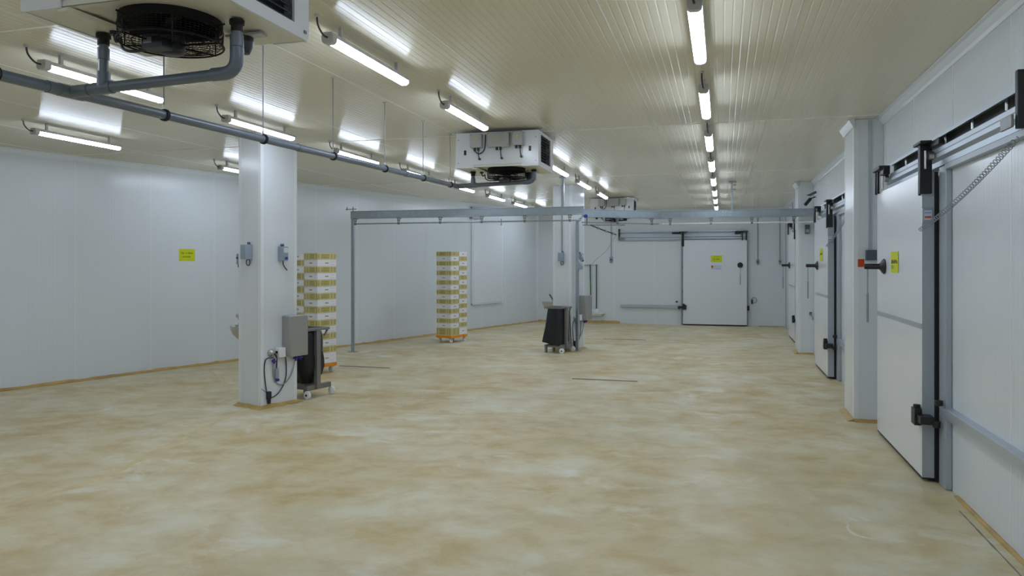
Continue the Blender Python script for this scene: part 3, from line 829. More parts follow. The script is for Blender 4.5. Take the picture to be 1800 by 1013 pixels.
# ------------------------------------------------------------------ drain pipe under the coolers
pipe = empty('drain_pipe', (-3.14, 2.4, 0), 0, label='long grey plastic drain pipe hung on thin rods below the coolers', category='pipe')
PX, PY = -3.14, 2.4
def pz(y): return 2.555 + (y - 2.5) * 0.0175
PEND = 8.575
MB().tube([(0, 0, pz(2.4)), (0, PEND - PY, pz(PEND))], 0.027, 16).build('main_pipe', M['pvc'], pipe, True)
for y in (2.98 - 0.12, 5.05, 7.05):
    MB().tube([(0, y - PY - 0.04, pz(y)), (0, y - PY + 0.04, pz(y))], 0.0305, 16).build('socket', M['pvc'], pipe, True)
for uy in (2.955, 8.575):
    z = pz(uy) + 0.0
    rx = (-2.935 - PX, -2.17 - PX)
    MB().tube(fillet([(0, uy - PY, z), (rx[1], uy - PY, z + 0.03), (rx[1], uy - PY, ZC - 0.49)], 0.07, 7), 0.0265, 14).build('branch_pipe', M['pvc'], pipe, True)
    MB().tube([(rx[0], uy - PY, z + 0.01), (rx[0], uy - PY, ZC - 0.49)], 0.0225, 14).build('riser_pipe', M['pvc'], pipe, True)
    def fit(pts, r_): MB().tube(pts, r_, 16).build('fitting', M['pvc'], pipe, True)
    t = MB().tube([(rx[0] - 0.055, uy - PY, z + 0.005), (rx[0] + 0.055, uy - PY, z + 0.008)], 0.0315, 16)
    t.tube([(rx[0], uy - PY, z + 0.01), (rx[0], uy - PY, z + 0.085)], 0.0315, 16)
    t.build('tee_fitting', M['pvc'], pipe, True)
    fit([(rx[0], uy - PY, ZC - 0.56), (rx[0], uy - PY, ZC - 0.505)], 0.0275)
    fit([(rx[1], uy - PY, ZC - 0.56), (rx[1], uy - PY, ZC - 0.505)], 0.031)
    fit(fillet([(rx[1] - 0.13, uy - PY, z + 0.027), (rx[1], uy - PY, z + 0.03), (rx[1], uy - PY, z + 0.145)], 0.075, 7), 0.0315)
    t = MB().tube([(0.0, uy - PY, z), (0.12, uy - PY, z + 0.003)], 0.0305, 16)
    t.tube([(0, uy - PY - 0.07, z - 0.001), (0, uy - PY + (0.07 if uy < 5 else 0.03), z + 0.001)], 0.0325, 16)
    t.build('tee_fitting', M['pvc'], pipe, True)
for i, y in enumerate((2.55, 3.60, 4.57, 5.55, 6.54, 7.49, 8.32)):
    z = pz(y)
    vs = []; n = 20
    c = MB().tube([(0.031 * cos(2 * pi * k / n), y - PY, z + 0.031 * sin(2 * pi * k / n)) for k in range(n)], 0.0055, 6, True)
    c.tube([(0.033 * cos(2 * pi * k / n), y - PY + 0.012, z + 0.033 * sin(2 * pi * k / n)) for k in range(n)], 0.0035, 6, True)
    c.build('clamp', M['rubber'], pipe, True)
    r = MB().cyl((0, y - PY, z + 0.036), (0, y - PY, ZC - 0.001), 0.004, 8)
    r.build('rod', M['dsteel'], pipe, True)
    r = MB().cyl((0, y - PY, z + 0.033), (0, y - PY, z + 0.058), 0.008, 8)
    MB().cyl((0, y - PY, ZC - 0.012), (0, y - PY, ZC - 0.001), 0.018, 10).build('ceiling_nut', M['steel'], pipe, True)
    r.build('rod_nut', M['steel'], pipe, True)

# ------------------------------------------------------------------ overhead rails
def rail(name, a, b, label, group='overhead beams of the hoist track'):
    """galvanised channel beam with a guide tube below; a, b = (x, y)"""
    L_ = hypot(b[0] - a[0], b[1] - a[1])
    root = empty(name, (a[0], a[1], 2.58), atan2(b[1] - a[1], b[0] - a[0]), label=label, category='beam', group=group)
    MB().prism([(-0.03, 0), (0.03, 0), (0.03, 0.012), (-0.018, 0.012), (-0.018, 0.138), (0.03, 0.138), (0.03, 0.15), (-0.03, 0.15), (-0.03, 0.138), (-0.024, 0.132), (-0.024, 0.018), (-0.03, 0.012)], 0, L_, 'x').build('beam', M['galv'], root)
    return root, L_
def hanger(root, x, z=0.0):
    h = MB()
    h.box(x - 0.035, x + 0.035, -0.034, 0.034, -0.012, 0.012)
    h.bar((x - 0.028, -0.02, -0.01), (x - 0.014, -0.02, -0.075), 0.008, 0.012)
    h.bar((x + 0.028, -0.02, -0.01), (x + 0.014, -0.02, -0.075), 0.008, 0.012)
    h.cyl((x, -0.034, -0.04), (x, -0.012, -0.04), 0.016, 10)
    h.cyl((x - 0.018, -0.02, -0.098), (x + 0.018, -0.02, -0.098), 0.024, 10)
    h.build('hanger', M['dsteel'], root)
r1, L1 = rail('overhead_beam', (-6.92, 12.95), (-2.36, 12.95), 'galvanised overhead beam from the grey floor post to the further column')
MB().cyl((0.06, -0.02, -0.098), (L1 - 0.05, -0.02, -0.098), 0.013, 10).build('guide_tube', M['galv'], r1, True)
for x in (0.09, 1.0, 1.845, 2.66, 3.48, 4.31): hanger(r1, x)
bp = MB().box(L1 - 0.42, L1 - 0.415, -0.036, -0.031, 0.012, 0.138); bp.box(3.3, 3.42, -0.031, -0.0245, 0.015, 0.135); bp.build('joint_plate', M['galv'], r1)
MB().box(0.0, -0.006, -0.03, 0.03, 0, 0.15).build('end_plate', M['dsteel'], r1)
pt = MB().box(-0.0, 0.05, -0.025, 0.025, -2.575, -0.001); pt.build('post', M['galv'], r1)
MB().box(-0.06, 0.11, -0.06, 0.06, -2.579, -2.569).build('post_foot', M['galv'], r1)
mb = MB().cyl((-0.13, 0.0, 0.19), (0.10, 0.0, 0.19), 0.008, 8); mb.cyl((0.03, 0, 0.15), (0.03, 0, 0.235), 0.01, 8); mb.cyl((-0.10, 0, 0.17), (-0.10, 0, 0.235), 0.01, 8)
mb.build('end_bracket', M['dsteel'], r1)
mb = MB().box(4.16, 4.20, -0.01, 0.03, 0.151, 0.688); mb.box(4.12, 4.24, -0.03, 0.05, 0.66, 0.688); mb.build('ceiling_stay', M['galv'], r1)
r2, L2 = rail('overhead_beam', (-2.52, 13.55), (-1.16, 14.58), 'short slanting galvanised beam just past the further column, cable arm below it')
MB().cyl((0.0, -0.02, -0.098), (L2 - 0.05, -0.02, -0.098), 0.013, 10).build('guide_tube', M['galv'], r2, True)
hanger(r2, 0.75); hanger(r2, 1.5)
MB().lathe([(0, -0.03), (0.03, -0.025), (0.034, 0), (0.03, 0.025), (0, 0.03)], (0.06, -0.06, 0.015), 12, 'y').build('blue_cap', M['blue'], r2, True)
mb = MB().bar((0.02, -0.03, -0.15), (0.9, -0.03, -0.135), 0.02, 0.02); mb.bar((0.1, -0.03, -0.14), (0.1, -0.03, -0.0), 0.02, 0.02); mb.build('cable_carrier', M['dsteel'], r2)
r3, L3 = rail('overhead_beam', (-1.15, 14.58), (1.64, 14.58), 'galvanised overhead beam crossing the hall to the far pilaster')
MB().cyl((0.02, -0.02, -0.098), (L3 - 0.02, -0.02, -0.098), 0.013, 10).build('guide_tube', M['white'], r3, True)
for x in (0.18, 0.94, 1.68, 2.42): hanger(r3, x)
mb = MB()
for k in range(4):
    for z in (0.05, 0.11): mb.cyl((1.16 + 0.045 * k, -0.034, z), (1.16 + 0.045 * k, -0.03, z), 0.008, 8)
mb.build('bolts', M['white'], r3)
MB().box(1.12, 1.34, -0.0305, -0.026, 0.02, 0.135).build('joint_plate', M['galv'], r3)
mb = MB().box(1.31, 1.335, -0.01, 0.02, 0.151, 0.688); mb.box(1.27, 1.40, -0.04, 0.05, 0.665, 0.688); mb.cyl((1.345, 0, 0.62), (1.40, 0, 0.62), 0.012, 8); mb.cyl((1.345, 0, 0.54), (1.39, 0, 0.54), 0.012, 8)
mb.build('ceiling_stay', M['galv'], r3)

# drag cable below the slanting beam, with its clips
A = Vector((-2.36, 13.62, 2.43)); Bp = Vector((-1.93, 13.95, 2.26))
mb = MB().tube([A, A * 0.5 + Bp * 0.5 + Vector((0, 0, -0.004)), Bp], 0.011, 8)
fc = mb.build('drag_cable', M['cable'], None, True)
tag(fc, 'dark drag cable with clips slanting below the short beam', 'cable')
for t in (0.3, 0.6, 0.88):
    q = A.lerp(Bp, t); d = (Bp - A).normalized() * 0.014
    MB().cyl(q - d, q + d, 0.026, 10).build('clip', M['gplast'], fc, True)
ln = MB().tube([Bp, (-2.2, 14.6, 1.98), (-2.62, 15.3, 1.72)], 0.0035, 5)
ln.build('pull_cord', M['gcable'], fc, True)
pp = empty('steel_post', (-2.768, 14.344, 0), -CAZ, label='slim grey steel post against the side of the further column', category='post')
MB().box(0.0, 0.05, -0.025, 0.025, 0.008, 2.56).build('post', M['galv'], pp)
MB().box(-0.02, 0.09, -0.05, 0.05, 0.001, 0.0075).build('foot_plate', M['galv'], pp)
MB().bar((0.025, 0, 2.54), (0.46, -0.64, 2.56), 0.03, 0.03).build('stay', M['galv'], pp)

# ------------------------------------------------------------------ fittings on the two columns
def fitted(name, C, label, cat): return empty(name, (C[0], C[1], 0), -CAZ, label=label, category=cat)
def fittings(C, near, pos):
    w = 'nearest column' if near else 'further column'
    t = fitted('steel_cabinet', C, 'brushed stainless cabinet on the side of the %s' % w, 'cabinet')
    MB().box(0.001, 0.15, 0.305, 0.58, 0.585, 1.08).build('body', M['cab'], t, bevel=0.012)
    MB().box(0.1505, 0.1565, 0.312, 0.573, 0.592, 1.073).build('door', M['cab'], t, bevel=0.003)
    t = fitted('control_box', C, 'small white control box with a black dial, beside the steel cabinet of the %s' % w, 'control box')
    MB().box(0.001, 0.085, 0.205, 0.30, 0.585, 0.70).build('body', M['white'], t, bevel=0.006)
    MB().cyl((0.04, 0.203, 0.648), (0.04, 0.192, 0.648), 0.016, 14).build('dial', M['black'], t, True)
    t = fitted('wall_socket', C, 'round chrome bell socket on the %s with hanging cables' % w, 'socket')
    MB().lathe([(0, 0.001), (0.045, 0.001), (0.045, 0.012), (0.036, 0.03), (0.018, 0.055), (0, 0.06)], (0, 0.137, 0.645), 18, 'x').build('rosette', M['steel'], t, True)
    MB().tube(smooth_path([(0.055, 0.15, 0.64), (0.05, 0.185, 0.60), (0.04, 0.20, 0.545), (0.035, 0.20, 0.46)], 6), 0.009, 8).build('lead', M['cable'], t, True)
    MB().tube(smooth_path([(0.03, 0.16, 0.625), (0.04, 0.185, 0.58), (0.035, 0.18, 0.53)], 5), 0.010, 8).build('chrome_arm', M['steel'], t, True)
    t = fitted('plug_cable', C, 'looped black cable with a plug hanging on the %s' % w, 'cable')
    P = [(0.04, 0.15, 0.59), (0.02, 0.085, 0.585), (0.012, 0.058, 0.555), (0.012, 0.044, 0.47), (0.012, 0.05, 0.36), (0.012, 0.068, 0.24), (0.014, 0.09, 0.15), (0.014, 0.13, 0.115), (0.014, 0.19, 0.12), (0.014, 0.26, 0.165), (0.014, 0.325, 0.25), (0.014, 0.358, 0.35), (0.014, 0.36, 0.47), (0.03, 0.335, 0.583)]
    MB().tube(smooth_path(P, 6), 0.0068, 8).build('loop', M['cable'], t, True)
    pl = MB().box(0.002, 0.042, 0.075, 0.125, 0.10, 0.19); pl.box(0.006, 0.036, 0.085, 0.12, 0.045, 0.10); pl.bar((0.02, 0.085, 0.17), (0.02, -0.005, 0.235), 0.008, 0.006)
    pl.build('plug', M['black'], t, bevel=0.006)
    t = fitted('hose', C, 'grey hose with blue taps and a slate spray gun on the %s' % w, 'hose')
    MB().tube(smooth_path([(0.02, 0.165, 0.56), (0.016, 0.165, 0.44), (0.016, 0.18, 0.335), (0.016, 0.235, 0.262), (0.016, 0.32, 0.25), (0.016, 0.41, 0.32), (0.016, 0.465, 0.43), (0.02, 0.482, 0.52)], 6), 0.0065, 8).build('tubing', M['gcable'], t, True)
    sg = MB().prism([(0.19, 0.335), (0.235, 0.325), (0.232, 0.455), (0.205, 0.465), (0.19, 0.44)], 0.012, 0.04, 'x').build('spray_gun', M['gplast'], t, bevel=0.005)
    MB().box(0.012, 0.042, 0.193, 0.24, 0.297, 0.325).build('blue_nozzle', M['blue'], sg, bevel=0.003)
    for yy, zz in ((0.165, 0.545), (0.482, 0.545), (0.55, 0.552)):
        v = MB().lathe([(0, 0.001), (0.014, 0.001), (0.014, 0.05), (0, 0.055)], (0, yy, zz), 10, 'x')
        v.box(0.03, 0.055, yy - 0.034, yy + 0.034, zz - 0.007, zz + 0.007)
        v.box(0.028, 0.05, yy - 0.008, yy + 0.008, zz - 0.03, zz + 0.03)
        v.build('tap', M['blue'], t, bevel=0.003)
    # junction boxes
    t = fitted('junction_box', C, 'grey junction box with a blue knob on the side of the %s' % w, 'junction box')
    b = MB().box(0.001, 0.10, 0.245, 0.325, 1.745, 1.915).build('body', M['gplast'], t, bevel=0.006)
    MB().box(0.1005, 0.104, 0.255, 0.315, 1.84, 1.90).build('label_plate', M['paperw'], t)
    MB().lathe([(0, 0.001), (0.014, 0.002), (0.016, 0.02), (0, 0.022)], (0.10, 0.285, 1.775), 12, 'x').build('knob', M['blue'], t, True)
    MB().box(0.02, 0.05, 0.27, 0.30, 1.916, 1.945).build('gland', M['dplast'], t)
    MB().tube(smooth_path([(0.05, 0.285, 1.75), (0.045, 0.29, 1.70), (0.06, 0.31, 1.655), (0.07, 0.33, 1.63)], 5), 0.007, 8).build('cable_end', M['cable'], t, True)
    t = fitted('junction_box', C, 'grey junction box on the %s, on the face towards the viewer' % w, 'junction box')
    MB().box(-0.25, -0.15, -0.10, -0.001, 1.76, 1.935).build('body', M['gplast'], t, bevel=0.006)
    MB().box(-0.2535, -0.2505, -0.09, -0.035, 1.80, 1.91).build('label_plate', M['paperw'], t)
    MB().box(-0.19, -0.165, -0.045, -0.02, 1.936, 1.965).build('gland', M['dplast'], t)
    MB().tube([(-0.18 + 0.035 * cos(2 * pi * k / 16), -0.04, 1.725 + 0.038 * sin(2 * pi * k / 16)) for k in range(16)], 0.006, 6, True).build('cable_loop', M['cable'], t, True)
    if near:
        t = fitted('switch_box', C, 'small grey switch box on the far corner edge of the nearest column', 'switch')
        MB().box(-CW - 0.055, -CW - 0.0025, 0.002, 0.06, 1.70, 1.83).build('body', M['gplast'], t, bevel=0.005)
        MB().cyl((-CW - 0.03, 0.02, 1.70), (-CW - 0.03, 0.02, 1.665), 0.013, 10).build('gland', M['dplast'], t, True)
        MB().lathe([(0, -0.012), (0.012, -0.01), (0.012, 0.001), (0, 0.001)], (-CW - 0.03, 0.0, 1.78), 10, 'y').build('blue_button', M['blue'], t, True)
    else:
        t = fitted('conduit', C, 'thin grey conduit rising from the junction box on the further column', 'conduit')
        MB().cyl((-0.2, -0.014, 1.965), (-0.2, -0.014, ZC - 0.002), 0.010, 8).build('tube', M['gcable'], t, True)
        t = fitted('junction_box', C, 'grey wedge shaped box on the slim post by the further column', 'junction box')
        MB().prism([(0.1215, 1.60), (0.195, 1.60), (0.195, 1.66), (0.1215, 1.80)], 0.05, 0.13, 'y').build('body', M['gplast'], t, bevel=0.005)
    # hand basin on the side turned away
    t = fitted('hand_basin', C, 'stainless half-round hand basin on the far side of the %s' % w, 'basin')
    xb = -CW - 0.003; mb = MB(); n = 14; BY = 0.19; rows_ = [(1.0, 0.0), (0.97, -0.05), (0.86, -0.11), (0.66, -0.16), (0.40, -0.185)]
    vs = []
    for sc_, dz in rows_:
        for k in range(n + 1):
            a = pi / 2 + pi * k / n
            vs.append((xb + 0.36 * sc_ * cos(a), BY + 0.19 * sc_ * sin(a), 0.94 + dz))
    fs = [(i * (n + 1) + k, i * (n + 1) + k + 1, (i + 1) * (n + 1) + k + 1, (i + 1) * (n + 1) + k) for i in range(4) for k in range(n)]
    fs.append(tuple(range(4 * (n + 1), 5 * (n + 1))))
    m0 = len(vs)
    vs += [((v[0] - xb) * 0.965 + xb, (v[1] - BY) * 0.965 + BY, v[2] + (0.0 if v[2] > 0.9399 else 0.006)) for v in vs]
    fs += [tuple(i + m0 for i in f) for f in fs[:]] + [(k, k + 1, k + 1 + m0, k + m0) for k in range(n)]
    mb.add(vs, fs); mb.box(xb - 0.01, xb, BY - 0.19, BY + 0.19, 0.90, 1.0)
    mb.build('bowl', M['steel'], t, True)
    mb = MB().tube(smooth_path([(xb - 0.02, 0.05, 0.97), (xb - 0.03, 0.02, 1.05), (xb - 0.06, 0.02, 1.09), (xb - 0.12, 0.06, 1.06)] if near else [(xb - 0.03, 0.1, 0.90), (xb - 0.06, 0.08, 1.0), (xb - 0.10, 0.03, 1.10)], 6), 0.012 if near else 0.018, 10)
    mb.build('tap', M['steel'] if near else M['dsteel'], t, True)
fittings(C1, True, None)
fittings(C2, False, None)

# ------------------------------------------------------------------ waste bag trolleys
def trolley(loc, az, label, full):
    root = empty('bag_trolley', (loc[0], loc[1], 0), -az, label=label, category='trolley', group='waste bag trolleys')
    L_ = 0.36
    f = MB().box(-0.03, 0.03, -0.02, L_ + 0.06, 0.10, 0.165)
    f.box(-0.36, -0.31, 0.0, L_ + 0.02, 0.10, 0.15)
    f.box(-0.34, 0.0, 0.02, 0.06, 0.105, 0.145); f.box(-0.34, 0.0, L_ - 0.06, L_ - 0.02, 0.105, 0.145)
    f.build('base_frame', M['dsteel'], root, bevel=0.004)
    for yy in (0.03, L_ - 0.02): MB().box(-0.36, -0.32, yy - 0.02, yy + 0.02, 0.001, 0.10).build('foot', M['dsteel'], root)
    for yy in (-0.025, L_ + 0.065):
        w = MB().lathe([(0, -0.018), (0.044, -0.018), (0.052, -0.012), (0.052, 0.012), (0.044, 0.018), (0, 0.018)], (0.035, yy, 0.053), 22, 'y').build('wheel', M['white'], root, True)
        s_ = -1 if yy < 0.1 else 1
        MB().cyl((0.035, yy + s_ * 0.0185, 0.053), (0.035, yy + s_ * 0.024, 0.053), 0.014, 10).build('axle_cap', M['black'], w, True)
    MB().box(0.0, 0.055, 0.13, 0.20, 0.11, 0.88).build('post', M['dsteel'], root, bevel=0.004)
    t = MB().box(-0.02, 0.045, -0.02, L_ + 0.02, 0.855, 0.885)
    t.box(-0.36, 0.0, -0.02, 0.01, 0.85, 0.885); t.box(-0.36, 0.0, L_ - 0.01, L_ + 0.02, 0.85, 0.885); t.box(-0.36, -0.33, 0.0, L_, 0.85, 0.885)
    t.bar((0.02, L_ + 0.0, 0.85), (0.02, L_ - 0.06, 0.78), 0.02, 0.02)
    t.build('top_frame', M['dsteel'], root, bevel=0.003)
    if not full:
        MB().bar((0.03, 0.30, 0.80), (0.03, 0.38, 0.17), 0.02, 0.03).build('brace', M['steel'], root)
    # hanging bag
    rnd = random.Random(3 if full else 5); n = 36; vs = []; zs = [0.846, 0.82, 0.77, 0.68, 0.58, 0.48, 0.38, 0.28, 0.21, 0.175]
    ph = [rnd.random() * 6 for _ in range(6)]
    for i, z in enumerate(zs):
        t_ = (0.85 - z) / 0.68
        bul = (0.90 + 0.16 * sin(pi * min(1, t_ * 1.05)) + 0.06 * sin(t_ * 12)) if full else 0.92 + 0.42 * t_ ** 0.8
        if t_ > 0.93 and full: bul *= 0.8
        for k in range(n):
            a = 2 * pi * k / n
            c_, s_ = cos(a), sin(a)
            e = (abs(c_) ** 4 + abs(s_) ** 4) ** -0.25
            wr = 1 + (1 if full else 1.6) * (0.03 * sin(5 * a + ph[0] + t_) + 0.025 * sin(9 * a + ph[1] - 2 * t_) + 0.02 * sin(14 * a + ph[2] + 3 * t_))
            r_ = e * bul * wr
            vs.append((min(-0.165 + 0.165 * r_ * c_ - (0.05 * t_ if not full else 0), -0.004 if not full else 1), 0.18 + 0.175 * r_ * s_, z + (0.03 * sin(2 * a) * t_ if not full else 0)))
    fs = [(i * n + k, i * n + (k + 1) % n, (i + 1) * n + (k + 1) % n, (i + 1) * n + k) for i in range(len(zs) - 1) for k in range(n)]
    fs += [tuple(range((len(zs) - 1) * n, len(zs) * n))]
    MB().add(vs, fs).build('waste_bag', M['bag'], root, True)
    return root
trolley((-5.05, 8.27), radians(12), 'steel waste bag trolley half hidden behind the nearest column', True)
trolley((-2.96, 13.80), radians(16), 'steel waste bag trolley standing before the further column', False)

# ------------------------------------------------------------------ crate stacks on dollies
def crate(kind, h, name='crate'):
    """open crate 0.4 (x) by 0.3 (y); origin at the centre of its base"""
    root = empty(name, (0, 0, 0), 0)
    a, b = 0.1985, 0.1485; t = 0.008
    body = M['ccream'] if kind == 'gold' else M['cwhite']
    m = MB()
    m.box(-a + 0.004, a - 0.004, -b + 0.004, b - 0.004, 0.002, 0.010)
    m.box(-a + 0.003, a - 0.003, -b + 0.003, -b + 0.003 + t, 0.010, h - 0.012); m.box(-a + 0.003, a - 0.003, b - 0.003, b - 0.003 - t, 0.010, h - 0.012)
    m.box(-a + 0.003, -a + 0.003 + t, -b + 0.012, b - 0.012, 0.010, h - 0.012); m.box(a - 0.003, a - 0.003 - t, -b + 0.012, b - 0.012, 0.010, h - 0.012)
    m.build('body', body, root)
    r = MB()
    r.box(-a, a, -b, -b + 0.014, h - 0.0118, h - 0.001); r.box(-a, a, b, b - 0.014, h - 0.0118, h - 0.001)
    r.box(-a, -a + 0.014, -b + 0.0145, b - 0.0145, h - 0.0118, h - 0.001); r.box(a, a - 0.014, -b + 0.0145, b - 0.0145, h - 0.0118, h - 0.001)
    r.build('rim', body, root)
    z0, z1 = 0.014, h - 0.0125
    if kind == 'gold':
        # printed panels, kept as raised plates with darker bars
        def plates(lim, spans, put, nm, mt, zz0, zz1, off):
            p = MB()
            for s0, s1 in spans: put(p, lim * s0, lim * s1, zz0, zz1, off)
            p.build(nm, mt, root, kind='stuff')
        def putY(p, u0, u1, a0, a1, off):
            p.box(u0, u1, -b + 0.003 - off, -b + 0.003, a0, a1); p.box(u0, u1, b - 0.003, b - 0.003 + off, a0, a1)
        def putX(p, u0, u1, a0, a1, off):
            p.box(-a + 0.003 - off, -a + 0.003, u0, u1, a0, a1); p.box(a - 0.003, a - 0.003 + off, u0, u1, a0, a1)
        plates(1, [(-0.19, -0.15), (-0.125, 0.055), (0.08, 0.12), (0.14, 0.19)], putY, 'side_print', M['cgold'], z0, z1, 0.0012)
        plates(1, [(-0.14, -0.11), (-0.085, 0.03), (0.05, 0.09), (0.11, 0.14)], putX, 'end_print', M['cgold'], z0, z1, 0.0012)
        d = MB()
        for zz in (z0 + (z1 - z0) * 0.25, z0 + (z1 - z0) * 0.72):
            putY(d, -0.11, 0.045, zz, zz + 0.007, 0.002); putX(d, -0.075, 0.02, zz, zz + 0.007, 0.002)
        for u in (-0.06, -0.01): putY(d, u, u + 0.006, z0 + 0.01, z1 - 0.01, 0.002)
        d.build('print_bars', M['cgold2'], root, kind='stuff')
    else:
        d = MB(); rnd = random.Random(4)
        zc = h * 0.5
        for k in range(4):
            u = -0.035 + 0.018 * k
            d.box(u, u + 0.013, -b + 0.0018, -b + 0.003, zc - 0.011, zc + 0.010); d.box(-u, -u - 0.013, b - 0.003, b - 0.0018, zc - 0.011, zc + 0.010)
            d.box(-a + 0.0018, -a + 0.003, -u, -u - 0.013, zc - 0.011, zc + 0.010); d.box(a - 0.003, a - 0.0018, u, u + 0.013, zc - 0.011, zc + 0.010)
        d.build('side_mark', M['cgold2'], root, kind='stuff')
        d = MB()
        for zz in (h * 0.25, h * 0.68): d.box(0.08, 0.17, -b + 0.0018, -b + 0.003, zz, zz + 0.003); d.box(-0.17, -0.08, b - 0.003, b - 0.0018, zz, zz + 0.003)
        d.build('small_print', M['bink'], root, kind='stuff')
    return root
H1, HB = 0.1035, 0.165
proto = {('gold', H1): crate('gold', H1), ('white', H1): crate('white', H1), ('gold', HB): crate('gold', HB), ('white', HB): crate('white', HB)}
used = set()
def place_crate(kind, h, x, y, z, rz, label, group):
    k = (kind, h)
    if k in used: o = copy_tree(proto[k])
    else: used.add(k); o = proto[k]
    o.location = (x, y, z); o.rotation_euler = (0, 0, rz)
    tag(o, label, 'crate', group)
def dolly(x, y, rz, label):
    """0.6 (x) by 0.4 (y), origin at the centre"""
    root = empty('dolly', (x, y, 0), rz, label=label, category='dolly', group='orange dollies')
    f = MB()
    f.box(-0.305, 0.305, -0.205, -0.17, 0.105, 0.158); f.box(-0.305, 0.305, 0.17, 0.205, 0.105, 0.158)
    f.box(-0.305, -0.265, -0.17, 0.17, 0.105, 0.158); f.box(0.265, 0.305, -0.17, 0.17, 0.105, 0.158)
    f.box(-0.03, 0.03, -0.17, 0.17, 0.115, 0.15)
    f.build('frame', M['orange'], root, bevel=0.006)
    for sx in (-1, 1):
        for sy in (-1, 1):
            cx, cy = sx * 0.245, sy * 0.15
            c = MB().box(cx - 0.035, cx + 0.035, cy - 0.03, cy + 0.03, 0.097, 0.104)
            c.prism([(cx - 0.02, 0.097), (cx + 0.02, 0.097), (cx + 0.025, 0.045), (cx + 0.005, 0.045)], cy - 0.024, cy - 0.019, 'y')
            c.prism([(cx - 0.02, 0.097), (cx + 0.02, 0.097), (cx + 0.025, 0.045), (cx + 0.005, 0.045)], cy + 0.019, cy + 0.024, 'y')
            c = c.build('caster', M['steel'], root)
            MB().lathe([(0, -0.017), (0.04, -0.017), (0.047, -0.011), (0.047, 0.011), (0.04, 0.017), (0, 0.017)], (cx + 0.015, cy, 0.0485), 20, 'y').build('wheel', M['white'], c, True)
    return root
NTH = ['top', 'second from top', 'third from top', 'fourth from top', 'fifth from top', 'sixth from top', 'seventh from top', 'eighth from top', 'ninth from top',
       'tenth from top', 'eleventh from top', 'twelfth from top', 'thirteenth from top', 'fourteenth from top', 'fifteenth from top', 'sixteenth from top', 'bottom']
uA = (sin(LWA), cos(LWA)); uB = (-cos(LWA), sin(LWA))      # along the slanted wall / towards it
def stack(corner, long_towards_wall, front_kind, names, labd, gname, N):
    """corner = the dolly corner nearest the viewer"""
    if long_towards_wall:      # 0.6 towards the wall, crates 0.3 in that direction, 0.4 along the wall
        la, lb = 0.4, 0.6; rz = pi / 2 - LWA
        cols = [(0.2, 0.15), (0.2, 0.45)]
        drz = pi - LWA
    else:
        la, lb = 0.6, 0.4; rz = -LWA
        cols = [(0.15, 0.2), (0.45, 0.2)]
        drz = pi / 2 - LWA
    cx = corner[0] + uA[0] * la / 2 + uB[0] * lb / 2; cy = corner[1] + uA[1] * la / 2 + uB[1] * lb / 2
    dolly(cx, cy, drz, labd)
    for c, (a, b) in enumerate(cols):
        x = corner[0] + uA[0] * a + uB[0] * b; y = corner[1] + uA[1] * a + uB[1] * b
        z = 0.1585
        for i in range(N):
            lvl = N - 1 - i       # 0 = top
            gold = (lvl % 2 == 0) == (c == 0) if front_kind == 'gold' else (lvl % 2 == 1) == (c == 0)
            kind = 'gold' if gold else 'white'
            if front_kind == 'goldwhitebase' and lvl == N - 1 and c == 0: kind = 'white'
            h = HB if i == 0 else H1
            col = 'gold-printed' if kind == 'gold' else 'white'
            place_crate(kind, h, x, y, z, rz + (rnd_.random() - 0.5) * 0.012, '%s crate, %s of the %s' % (col, 'bottom' if lvl == N - 1 else NTH[lvl], names[c]), gname)
            z += h
rnd_ = random.Random(11)
stack((-5.98, 10.10), True, 'gold', ('near column on the dolly behind the trolley', 'wall-side column on the dolly behind the trolley'), 'orange dolly with white wheels under the crates, half hidden by the bag trolley', 'crates stacked behind the nearest column', 16)
stack((-5.62, 14.95), False, 'gold', ('front column of the stack beside the lift hatch', 'rear column of the stack beside the lift hatch'), 'orange dolly with white wheels under the crates beside the lift hatch', 'crates stacked beside the lift hatch', 17)

# ------------------------------------------------------------------ signs
def sign(name, loc, rz, w, h, m, label, cat='sign'):
    root = empty(name, loc, rz, label=label, category=cat)
    MB().box(-w / 2, w / 2, -0.0025, -0.0005, -h / 2, h / 2).build('sheet', m, root)
    return root
def lwp(t, z, off=0.0): return (LW0[0] + sin(LWA) * t + cos(LWA) * off, LW0[1] + cos(LWA) * t - sin(LWA) * off, z)
s1 = sign('sign', lwp(2.77, 1.855, 0.001), pi / 2 - LWA, 0.29, 0.2, M['paper'], 'yellow paper sign with two lines of small print on the slanted wall')
g = MB(); glyphs(g, -0.125, -0.045, 0.018, 0.028, -0.0026, 0.02, 1); glyphs(g, -0.025, 0.12, 0.018, 0.028, -0.0026, 0.02, 2); glyphs(g, -0.08, 0.085, -0.040, 0.026, -0.0026, 0.019, 3); g.build('lettering', M['ink'], s1)
s2 = sign('sign', lwp(9.60, 1.915, 0.001), pi / 2 - LWA, 0.32, 0.2, M['paper'], 'yellow paper sign on the slanted wall, partly hidden behind the crate stack')
g = MB(); glyphs(g, -0.12, 0.12, 0.012, 0.028, -0.0026, 0.02, 4); g.build('lettering', M['ink'], s2)
s3 = sign('sign', (-0.16, YB - 0.1625, 1.855), 0, 0.29, 0.185, M['paper'], 'yellow paper sign on the closed door of the far wall')
g = MB(); glyphs(g, -0.06, 0.06, 0.055, 0.012, -0.0026, 0.012, 5); glyphs(g, -0.085, 0.085, -0.03, 0.032, -0.0026, 0.022, 6); g.build('lettering', M['ink'], s3)
s4 = sign('notice', (-0.165, YB - 0.1625, 1.62), 0, 0.28, 0.125, M['paperw'], 'small white notice with a red and yellow emblem on the far door', 'notice')
